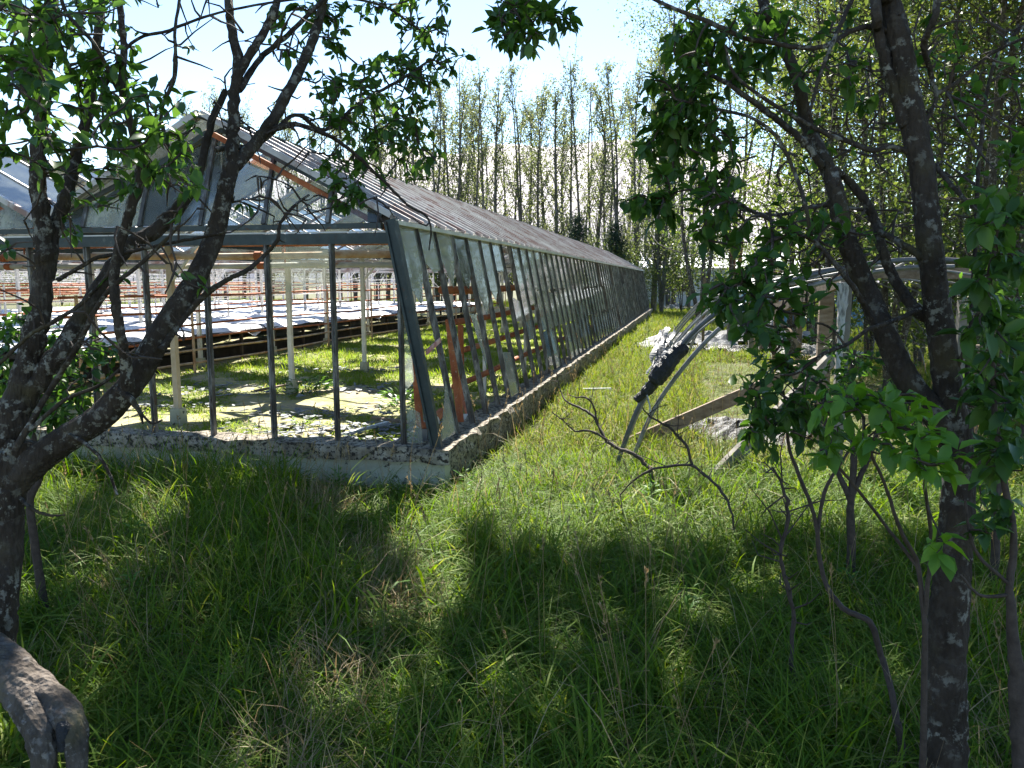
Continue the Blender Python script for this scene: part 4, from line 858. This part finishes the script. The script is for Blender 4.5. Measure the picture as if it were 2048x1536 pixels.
stems('leafy_sapling', (2010, 1500), 2.3, [[(2050, 1600, 26, 2.2), (2040, 1450, 22, 2.2), (2030, 1320, 17, 2.2), (2020, 1180, 9, 2.2), (2028, 1070, 8, 2.2), (2008, 960, 8, 2.2), (1992, 850, 7, 2.2), (1985, 700, 6, 2.2), (1980, 560, 5, 2.2), (2000, 430, 4, 2.2)],
      [(2020, 1170, 5, 2.2), (1950, 1100, 4, 2.2), (1930, 1000, 3, 2.2)], [(2015, 1190, 5, 2.2), (1960, 1190, 4, 2.2), (1920, 1150, 3, 2.2)]], 'leafy multi-stemmed shrub right at the right edge of the view', 'shrub',
      [(1990, 420, 60, 60, 2.1, .15, 18), (2000, 540, 60, 70, 2.2, .15, 22), (1985, 660, 70, 60, 2.2, .15, 24), (1990, 780, 70, 60, 2.2, .15, 24), (2000, 900, 60, 60, 2.2, .15, 18), (2000, 1040, 50, 60, 2.2, .15, 10), (2020, 320, 40, 40, 2.2, .1, 8)], ls=.07)
for (px, py, d, clouds_, lab) in [
    (60, 960, 4.0, [(60, 700, 80, 70, 3.9, .3, 40), (150, 740, 80, 60, 3.9, .3, 44), (60, 800, 80, 60, 3.8, .3, 34), (140, 820, 60, 50, 3.7, .3, 22), (200, 700, 40, 30, 4.0, .2, 12), (20, 650, 40, 30, 3.9, .2, 12)], 'leafy bush behind the leaning tree, before the front wall'),
    (1700, 960, 4.6, [(1740, 760, 90, 60, 4.4, .4, 50), (1800, 850, 90, 60, 4.3, .4, 30), (1650, 700, 60, 60, 4.6, .4, 20)], 'dark bush between the grey post and the thick trunk'),
    (1990, 960, 4.4, [(1980, 600, 70, 90, 4.4, .4, 60), (1990, 760, 70, 90, 4.3, .4, 70), (1990, 900, 60, 70, 4.2, .4, 46), (1960, 1020, 60, 50, 4.0, .4, 20)], 'dark bush behind the right-edge shrub')]:
    stems('leafy_bush', (px, py), d, [[(px, py + 60, 9, d), (px + 8, py - 60, 8, d), (px - 5, py - 150, 6, d), (px + 10, py - 260, 4, d)], [(px, py + 40, 8, d), (px + 50, py - 80, 6, d), (px + 70, py - 200, 4, d)], [(px, py + 40, 8, d), (px - 40, py - 60, 6, d), (px - 60, py - 200, 4, d)]], lab, 'bush', clouds_, ls=.062, nl=7)
# dead branches in the grass
t = stems('fallen_branch', (1300, 960), 6.4, [[(1300, 935, 5.0, 6.3), (1262, 905, 5.0, 6.4), (1222, 890, 4.3, 6.5), (1200, 858, 3.6, 6.6), (1185, 830, 3.6, 6.7), (1160, 815, 2.9, 6.8), (1130, 800, 2.2, 6.9), (1118, 770, 1.4, 7.0), (1112, 745, 1.4, 7.0)],
      [(1215, 880, 2.9, 6.5), (1180, 862, 2.9, 6.5), (1150, 862, 2.2, 6.5), (1125, 840, 1.4, 6.5), (1105, 825, 1.4, 6.5)], [(1195, 850, 2.9, 6.6), (1188, 815, 2.2, 6.6), (1172, 795, 2.2, 6.6), (1150, 795, 1.4, 6.6)]], 'pale dead branch with forked twigs rising from the path grass', 'dead branch')
t = stems('fallen_branch', (1460, 1050), 5.2, [[(1240, 990, 1.4, 5.6), (1275, 955, 2.9, 5.5), (1320, 935, 3.6, 5.4), (1380, 930, 3.6, 5.3), (1410, 950, 3.6, 5.2), (1445, 985, 3.6, 5.1), (1462, 1020, 2.9, 5.0), (1468, 1060, 2.2, 5.0)],
      [(1385, 930, 3.6, 5.3), (1370, 890, 3.6, 5.3), (1350, 865, 2.9, 5.3), (1330, 850, 2.9, 5.3), (1300, 833, 2.2, 5.3), (1285, 815, 1.4, 5.3)]], 'arched dark dead branch in front of the crossed planks', 'dead branch')

# ---------------------------------------------------------------- background trees
def tree_mesh(h, wd, n_stem, n_br, n_leaf, ls, kind, seed):
    global rng
    rng = np.random.default_rng(seed)
    wood, lv = MB(), MB()
    tips = []
    for s in range(n_stem):
        ang = rng.random() * 6.28; off = (.12 if n_stem > 1 else 0) * wd
        top = np.array([math.cos(ang) * off * 2, math.sin(ang) * off * 2, h * rng.uniform(.85, 1)])
        P = spline([(0, 0, -.1), np.array([math.cos(ang) * off * .5, math.sin(ang) * off * .5, h * .3]) + rng.normal(0, .015 * h, 3) * [1, 1, 0], np.array([math.cos(ang) * off, math.sin(ang) * off, h * .65]) + rng.normal(0, .015 * h, 3) * [1, 1, 0], top], 5)
        r0 = h * .0115 / math.sqrt(n_stem); wood.tube(P, np.linspace(r0, r0 * .12, len(P)), 7, .1)
        for b in range(n_br // n_stem):
            u = rng.uniform(.08, .97) if kind == 'poplar' else rng.uniform(.2, .95); i = u * (len(P) - 1); k = int(i); p = P[k] + (P[min(k + 1, len(P) - 1)] - P[k]) * (i - k)
            a = rng.random() * 6.28
            if kind == 'poplar': L = wd * .5 * rng.uniform(.5, 1.1) * (1 - .55 * u) + .2; dv = np.array([math.cos(a) * .55, math.sin(a) * .55, 1.0]); L *= 1.3
            elif kind == 'spruce': L = wd * .5 * (1 - u) + .08; dv = np.array([math.cos(a), math.sin(a), -.12])
            else: L = wd * .5 * rng.uniform(.5, 1.1) * (1 - .45 * abs(u - .5)); dv = np.array([math.cos(a), math.sin(a), rng.uniform(.1, .9)])
            dv = unit(dv); q = spline([p, p + dv * L * .5 + rng.normal(0, .07 * L, 3), p + dv * L + np.array([0, 0, .1 * L]) + rng.normal(0, .1 * L, 3)], 3)
            wood.tube(q, np.linspace(r0 * .32 * (1 - .6 * u), r0 * .05, len(q)), 4)
            tips.append(q)
    per = n_leaf // len(tips)
    for q in tips:
        m_ = max(3, int(per * rng.uniform(.2, 1.9))); c_ = rng.uniform(.15, .3) * wd * .25
        ii = rng.uniform(.25, 1, m_) * (len(q) - 1); k = np.clip(ii.astype(int), 0, len(q) - 2); P = q[k] + (q[k + 1] - q[k]) * (ii - k)[:, None]
        nc = rng.normal(0, c_, (m_, 3)) * (.6 if kind == 'poplar' else 1); nc[:, 2] *= .6 if kind == 'spruce' else 1
        D_ = rng.normal(0, 1, (m_, 3)) + (np.array([0, 0, -.3])); L = ls * rng.uniform(.6, 1.3, m_)
        add_leaves(lv, P + nc, D_, unit(rng.normal(0, 1, (m_, 3)) + [0, 0, .6]), L, L * (.55 if kind != 'spruce' else .25), False)
    return wood.mesh('trunk', smooth=True), lv.mesh('crown', smooth=False)
ORD2 = 0
ORD = ['first', 'second', 'third', 'fourth', 'fifth', 'sixth', 'seventh', 'eighth', 'ninth', 'tenth', 'eleventh', 'twelfth', 'thirteenth', 'fourteenth', 'fifteenth', 'sixteenth', 'seventeenth', 'eighteenth', 'nineteenth', 'twentieth',
       'twenty-first', 'twenty-second', 'twenty-third', 'twenty-fourth', 'twenty-fifth', 'twenty-sixth', 'twenty-seventh', 'twenty-eighth']
def put_tree(name, meshes, bm_, lm_, loc, sc, label, cat, grp=None, rz=None):
    t = thing(name, loc, label, cat, grp); t.scale = (sc[0], sc[0], sc[1]); t.rotation_euler = (0, 0, random.random() * 6.28 if rz is None else rz)
    for me, mt, nm_ in ((meshes[0], bm_, 'trunk'), (meshes[1], lm_, 'crown')):
        if not me.materials: me.materials.append(M[mt])
        o = bpy.data.objects.new(nm_, me); COL.objects.link(o); o.parent = t
    return t
pop = [tree_mesh(14, 3.8, 1 if k % 2 else 2, 66, 2700, .145, 'poplar', 100 + k) for k in range(5)]
tops = [(395, 170, 50), (430, 150, 52), (505, 190, 52), (560, 170, 50), (640, 200, 48), (700, 190, 50), (745, 175, 47), (790, 165, 48), (835, 160, 50), (870, 150, 47), (902, 105, 48), (930, 135, 50), (955, 108, 46), (998, 120, 48), (1045, 112, 47), (1080, 150, 50), (1112, 135, 46), (1157, 82, 46), (1200, 125, 48), (1243, 105, 45), (1283, 95, 46), (1320, 60, 44), (1338, 30, 42), (1362, 60, 48), (1390, 160, 52)]
for k, (px, py, Y) in enumerate(tops):
    p = on(px, py, 1, Y + (k % 3) * .7); h = p[2]
    put_tree('poplar', pop[k % 5], 'poplar_bark', 'leaf_poplar', (p[0], p[1], 0), (1.0 + .1 * random.random(), h / 14), 'tall thin sparse poplar behind the glasshouse, %s from the left in its row' % ORD[k], 'tree', 'row of poplars behind the glasshouse')
for k, (px, py, Y) in enumerate([(412, 215, 58), (470, 200, 60), (530, 215, 58), (600, 205, 60), (670, 215, 58), (722, 205, 60), (768, 210, 58), (812, 195, 60), (853, 200, 58), (888, 175, 60), (918, 190, 58), (942, 165, 60), (975, 175, 58), (1022, 170, 60), (1062, 180, 58), (1098, 165, 60), (1134, 170, 58), (1178, 160, 60), (1222, 165, 58), (1262, 150, 60), (1302, 130, 58), (1350, 120, 56)]):
    p = on(px, py, 1, Y); h = p[2]
    put_tree('poplar', pop[(k + 2) % 5], 'poplar_bark', 'leaf_poplar', (p[0], p[1], 0), (1.15, h / 14), 'poplar of the farther, hazier row seen between the front poplars, %s from the left' % ORD[k], 'tree', 'farther row of poplars')
wd_ = [tree_mesh(10, 5.0, 3, 90, 6500, .085, 'wood', 200 + k) for k in range(4)]
spots = [(1405, 13.5, 30), (1470, 15, 34), (1540, 13, 26), (1585, 10.5, 18), (1640, 12, 21), (1690, 10, 15), (1745, 11, 18), (1790, 9.5, 13), (1850, 10.5, 17), (1905, 9.5, 12), (1960, 10, 15), (2015, 9, 10.5), (2060, 10, 14), (2110, 9, 10), (1620, 13, 34), (1760, 13, 30), (1880, 13, 26), (2000, 13, 24)]
spots.sort()
for k, (px, h, Y) in enumerate(spots):
    p = on(px, 560, 1, Y); put_tree('woodland_tree', wd_[k % 4], 'bark_pale', 'leaf_olive', (p[0], p[1], 0), (h / 10, h / 10), 'slender olive-green tree behind the tunnel hoops, %s from the left' % ORD[k], 'tree', 'trees beyond the tunnel on the right')
bush = [tree_mesh(3.2, 3.0, 3, 60, 2600, .10, 'wood', 300 + k) for k in range(3)]
bs = [(1180, 47, 3.4, 'yellow-green bush behind the far end of the glasshouse roof, leftmost of four there'), (1250, 44, 4.0, 'rounded bush under the poplars near the far glasshouse corner'), (1292, 41.5, 2.6, 'dark bush pressed against the far glasshouse corner'), (1365, 43, 4.4, 'loose yellow bush right of the dark poplar trunk'),
      (1430, 46, 4.5, 'yellow-green bush in front of the long pale building'), (1500, 40, 3.4, 'green bush left of the blue shed'), (1620, 26, 3.6, 'tall bush right of the blue shed'), (1700, 19, 3.0, 'bush beyond the squared brown post'), (1800, 16, 3.0, 'dark bush seen between the fork and the thick trunk'), (1900, 14, 2.8, 'bush just right of the thick trunk in the shade'), (1990, 11, 2.6, 'bush under the trees at the right edge'), (960, 46, 4.2, 'bush showing above the middle of the roof ridge'), (880, 46, 5.2, 'bush showing above the ridge left of the middle'), (1060, 46, 4.2, 'bush showing above the ridge right of the middle'), (1120, 47, 3.8, 'low bush between poplar trunks above the roof')]
for k, (px, Y, h, lab) in enumerate(bs):
    p = on(px, 560, 1, Y); put_tree('bush', bush[k % 3], 'bark_pale', 'leaf_olive', (p[0], p[1], 0), (h / 3.0, h / 3.2), lab, 'bush', 'bushes behind the glasshouse and tunnel')
sp = tree_mesh(5, 3.2, 1, 110, 5000, .16, 'spruce', 400)
for px, Y, h, lab in ((1155, 44.5, 5.8, 'small spruce rising behind the roof ridge, left one'), (1232, 43, 5.2, 'small spruce near the far glasshouse corner, right one')):
    p = on(px, 560, 1, Y); put_tree('spruce', sp, 'bark', 'needle', (p[0], p[1], 0), (h / 5, h / 5), lab, 'tree')
# trees beyond the far left of the glasshouse
for k, px in enumerate((-60, 30, 120, 220, 320)):
    p = on(px, 560, 1, 46 + k % 2 * 3); put_tree('bush', bush[k % 3], 'bark_pale', 'leaf_olive', (p[0], p[1], 0), (1.5, 1.1), 'green bush seen through the far glass at the left, %s from the left' % ORD[k], 'bush', 'bushes behind the glasshouse at the left')
rng = np.random.default_rng(55)

# ---------------------------------------------------------------- grass
LIB = bpy.data.collections.new('blade_library')
def tuft(name, n, hgt, wid, spread_, mt, curl=1.0, flat=.3, seg=4):
    V, Fq = [], []
    m = MB()
    for _ in range(n):
        a = rng.random() * 6.28; r_ = spread_ * math.sqrt(rng.random()); b = np.array([math.cos(a) * r_, math.sin(a) * r_, -.02])
        h = hgt * rng.uniform(.45, 1.15); az = rng.random() * 6.28; d = np.array([math.cos(az), math.sin(az), 0]); side = np.array([-d[1], d[0], 0])
        tilt = rng.uniform(.05, .55) + (flat if rng.random() < .35 else 0); cur = curl * rng.uniform(.4, 1.9)
        p = b.copy(); ang = tilt; rows = []
        w0 = wid * rng.uniform(.6, 1.3)
        for k in range(seg + 1):
            f = k / seg; ww = w0 * (1 - f ** 1.6) * (.55 + .45 * min(1, f * 3)) + .0006
            s_ = side + np.array([0, 0, .35 * math.sin(az * 3)])
            rows += [p - s_ * ww / 2, p + s_ * ww / 2]
            ang += cur / seg * (1 + f); p = p + (d * math.sin(ang) + np.array([0, 0, math.cos(ang)])) * h / seg
        i = np.arange(seg) * 2
        m.add(rows, np.stack([i, i + 1, i + 3, i + 2], -1))
    me = m.mesh(name, smooth=True); me.materials.append(M[mt]); o = bpy.data.objects.new(name, me); return o
def coll(name, objs):
    c = bpy.data.collections.new(name); [c.objects.link(o) for o in objs]; return c
def scatter(name, label, pts, rots, scales, cl):
    me = bpy.data.meshes.new(name); me.from_pydata([tuple(p) for p in pts], [], []); 
    a = me.attributes.new('rot', 'FLOAT_VECTOR', 'POINT'); a.data.foreach_set('vector', np.asarray(rots, np.float32).reshape(-1))
    a = me.attributes.new('siz', 'FLOAT_VECTOR', 'POINT'); a.data.foreach_set('vector', np.asarray(scales, np.float32).reshape(-1))
    o = bpy.data.objects.new(name, me); COL.objects.link(o); tag(o, label, kind='stuff')
    ng = bpy.data.node_groups.new(name, 'GeometryNodeTree'); ng.interface.new_socket('Geometry', in_out='INPUT', socket_type='NodeSocketGeometry'); ng.interface.new_socket('Geometry', in_out='OUTPUT', socket_type='NodeSocketGeometry')
    gi = ng.nodes.new('NodeGroupInput'); go = ng.nodes.new('NodeGroupOutput'); ip = ng.nodes.new('GeometryNodeInstanceOnPoints'); ci = ng.nodes.new('GeometryNodeCollectionInfo')
    ci.inputs['Collection'].default_value = cl; ci.inputs['Separate Children'].default_value = True; ci.inputs['Reset Children'].default_value = True
    ip.inputs['Pick Instance'].default_value = True
    rd = ng.nodes.new('FunctionNodeRandomValue'); rd.data_type = 'INT'; rd.inputs[4].default_value = 0; rd.inputs[5].default_value = len(cl.objects) - 1
    def attr(nm_):
        n = ng.nodes.new('GeometryNodeInputNamedAttribute'); n.data_type = 'FLOAT_VECTOR'; n.inputs['Name'].default_value = nm_; return n.outputs[0]
    l = ng.links; l.new(gi.outputs[0], ip.inputs['Points']); l.new(ci.outputs[0], ip.inputs['Instance']); l.new(rd.outputs[2], ip.inputs['Instance Index'])
    e2r = ng.nodes.new('FunctionNodeEulerToRotation'); l.new(attr('rot'), e2r.inputs[0]); l.new(e2r.outputs[0], ip.inputs['Rotation']); l.new(attr('siz'), ip.inputs['Scale']); l.new(ip.outputs[0], go.inputs[0])
    md = o.modifiers.new('scatter', 'NODES'); md.node_group = ng
    return o
def field(x0, x1, y0, y1, dens, keep=None, zf=ground_z, smin=.7, smax=1.25, hfac=None, z0=0):
    n = int((x1 - x0) * (y1 - y0) * dens); X = rng.uniform(x0, x1, n); Y = rng.uniform(y0, y1, n)
    Pn = np.stack([X, Y, zf(X, Y) + z0], -1); x, y, z = proj(Pn)
    ok = (z > .4) & (x > -160) & (x < 2210) & (y < 1820)
    if keep is not None: ok &= keep(X, Y)
    Pn = Pn[ok]; n = len(Pn); s = rng.uniform(smin, smax, n); hh = s if hfac is None else s * hfac(Pn[:, 0], Pn[:, 1])
    return Pn, np.stack([rng.normal(0, .12, n), rng.normal(0, .12, n), rng.random(n) * 6.28], -1), np.stack([s, s, hh], -1)
tall = coll('tall_tufts', [tuft('blades', 17, .38, .0068, .10, 'grass', 1.2, .5) for k in range(7)])
mid = coll('mid_tufts', [tuft('blades', 26, .26, .010, .16, 'grass_sun', .8, .3, 3) for k in range(5)])
far_ = coll('far_tufts', [tuft('blades', 34, .26, .020, .32, 'grass_sun', .7, .3, 2) for k in range(4)])
M['floorweed'] = leafmat('lightened_weed_blade', [(.12, .22, .02), (.17, .27, .03), (.22, .28, .05), (.14, .24, .02), (.30, .27, .11)], .45, .65, True, .15)  # meadow blade colours lightened to make up for the dim light indoors
weed = coll('weed_tufts', [tuft('blades', 24, .13, .013, .16, 'floorweed', .8, .4, 2) for k in range(4)])
dry = coll('dry_tufts', [tuft('blades', 5, .55, .0035, .12, 'grass_dry', .7, .5, 4) for k in range(4)])
thatch = coll('thatch_tufts', [tuft('blades', 22, .34, .004, .16, 'grass_dry', .5, 1.0, 3) for k in range(4)])
coarse = coll('coarse_tufts', [tuft('blades', 12, .52, .013, .07, 'grass', 1.3, .35, 5) for k in range(5)])
def weedclump(k):
    m = MB(); n = 26; a = rng.random(n) * 6.28; h = rng.random(n) * .22; r_ = rng.random(n) * .05
    P0 = np.stack([np.cos(a) * r_, np.sin(a) * r_, h], -1)
    add_leaves(m, P0, np.stack([np.cos(a), np.sin(a), rng.uniform(.2, 1.2, n)], -1), np.tile([0, 0, 1.], (n, 1)) + rng.normal(0, .3, (n, 3)), rng.uniform(.03, .07, n), rng.uniform(.014, .026, n))
    m.tube([(0, 0, -.02), (.01, 0, .26)], .003, 4); me = m.mesh('blades'); me.materials.append(M['weedleaf']); return bpy.data.objects.new('blades', me)
M['weedleaf'] = leafmat('weed_leaf', [(.05, .13, .02), (.08, .19, .03), (.12, .24, .04)], .45, .5, True, .3)
broad = coll('broad_tufts', [weedclump(k) for k in range(4)])
def seedhead(k):
    m = MB()
    for j in range(3):
        a = rng.random() * 6.28; b = np.array([math.cos(a) * .05, math.sin(a) * .05, 0]); L = rng.uniform(.55, .75); e = b + np.array([math.cos(a) * .16, math.sin(a) * .16, L])
        Q = spline([b, b * .6 + e * .4 + [0, 0, .05], e], 4); m.tube(Q, .0012, 4); n = 16; u = rng.random(n) * .25; P0 = e - (e - Q[-3]) * u[:, None] * 1.6
        add_leaves(m, P0, unit(e - Q[-3]) + rng.normal(0, .35, (n, 3)), rng.normal(0, 1, (n, 3)), .018, .005, False)
    me = m.mesh('blades'); me.materials.append(M['grass_dry']); return bpy.data.objects.new('blades', me)
seeds = coll('seed_tufts', [seedhead(k) for k in range(4)])
def outside(X, Y): return ~((X < SILLX + .12) & (Y > YG - .2))
def patch_noise(X, Y): return np.sin(X * 1.3 + 2) * np.sin(Y * 1.1) + .6 * np.sin(X * 2.9 + Y * 2.3) + .3 * np.sin(X * 6 - Y * 5)
hf = lambda X, Y: np.where((Y > 5.2) & (X < -3.2) & (X > -5.9), 1.35, np.where((Y > 5.3) & (X > -3.3) & (X < -1.6), .62, .9)) * (1 + .22 * patch_noise(X, Y)) * np.where(np.abs(X - (-.45 * Y - .05) - .25 * np.sin(Y * 2)) < .25, .5, 1)
P_ = field(-7.5, 4.5, .9, 7.2, 210, outside, hfac=hf)
scatter('tall_grass', 'long shaded green grass filling the foreground', *P_, tall)
P_ = field(-7.5, 4.5, .9, 8.5, 16, lambda X, Y: outside(X, Y) & (patch_noise(X, Y) > -.2))
scatter('dry_grass', 'dry straw stalks among the foreground grass', *P_, dry)
P_ = field(-7.5, 4.5, .9, 7.2, 20, lambda X, Y: outside(X, Y) & (patch_noise(X * .8 + 3, Y) > .25))
scatter('coarse_grass', 'taller coarse dark green tussocks in the foreground', *P_, coarse)
P_ = field(-7.5, 4.5, 2.9, 7.0, 1.6, lambda X, Y: outside(X, Y) & (patch_noise(X * 1.4, Y * 1.2 + 2) > .1))
scatter('broad_leaf_weeds', 'broad-leaved weeds among the foreground grass', *P_, broad)
P_ = field(-7.5, 8, 2.5, 14, 4, outside)
scatter('seed_heads', 'thin flowering grass stalks with seed heads', *P_, seeds)
P_ = field(-7.5, 4.5, 1.5, 8.0, 38, lambda X, Y: outside(X, Y) & ((np.abs(X - (-.45 * Y - .05) - .25 * np.sin(Y * 2)) < .22) | (patch_noise(X * 1.1 + 5, Y * .9 + 1) > 1.15)))
scatter('flattened_thatch', 'flattened straw-coloured grass along a trodden line', *P_, thatch)
tunnel_bare = lambda X, Y: (X > .2) & (X < 3.6) & (Y > 8) & (Y < 17)
P_ = field(-1.9, 9, 7.0, 18, 75, lambda X, Y: outside(X, Y) & (rng.random(len(X)) < np.where(tunnel_bare(X, Y), .35, 1)), hfac=lambda X, Y: np.where(tunnel_bare(X, Y), .5, 1.15))
scatter('path_grass', 'sunlit grass along the path and round the tunnel', *P_, mid)
P_ = field(-2.2, 16, 17, 48, 13, outside, hfac=lambda X, Y: 1.15 + 0 * X)
scatter('meadow_grass', 'yellow-green meadow grass in the distance', *P_, far_)
def inz(X, Y): return .04 + 0 * X
P_ = field(-9.2, -2.45, 6.6, 38, 60, lambda X, Y: (np.where(Y > 12, 1.0, .1) + np.where(X > -3.6, 1.0, 0) + .8 * patch_noise(X, Y) + .15) * rng.uniform(.3, 1.6, len(X)) > .22, inz, hfac=lambda X, Y: np.where(Y > 12, 1.5, .9))
scatter('floor_weeds', 'bright green weeds growing over the glasshouse floor', *P_, weed)
P_ = field(-40, -2.2, 41, 60, 5, None, hfac=lambda X, Y: 2.0 + 0 * X)
scatter('back_meadow_grass', 'meadow grass behind the glasshouse', *P_, far_)
# broad-leaved weed by the white post, another by the corner
for (px, py, lab) in ((615, 785, 'clump of dark broad-leaved weed at the foot of the white post'), (808, 815, 'dark broad-leaved weed behind the front corner bars'), (605, 850, 'small tuft of bright weed by the front wall rubble')):
    c = on(px, py, 2, .05); t = thing('weed_clump', c, lab, 'plant'); lv = MB(); n = 150 if py != 850 else 50; s_ = .34 if py != 850 else .13
    a = rng.random(n) * 6.28; r_ = np.sqrt(rng.random(n)) * s_; P0 = np.stack([c[0] + np.cos(a) * r_, c[1] + np.sin(a) * r_, .05 + rng.random(n) * .22 * s_ / .34], -1)
    add_leaves(lv, P0, np.stack([np.cos(a), np.sin(a), rng.uniform(.1, 1, n)], -1), np.tile([0, 0, 1.], (n, 1)) + rng.normal(0, .3, (n, 3)), .11 * s_ / .34, .04 * s_ / .34)
    lv.build('leaves', 'leaf' if py != 850 else 'leaf_lime', t, True)
    q = MB()
    for k in range(10): q.tube([c + [0, 0, -.03], P0[k]], .004, 4)
    q.build('stalks', 'twig', t)
for o in bpy.data.objects:
    if 'base' in o: del o['base']
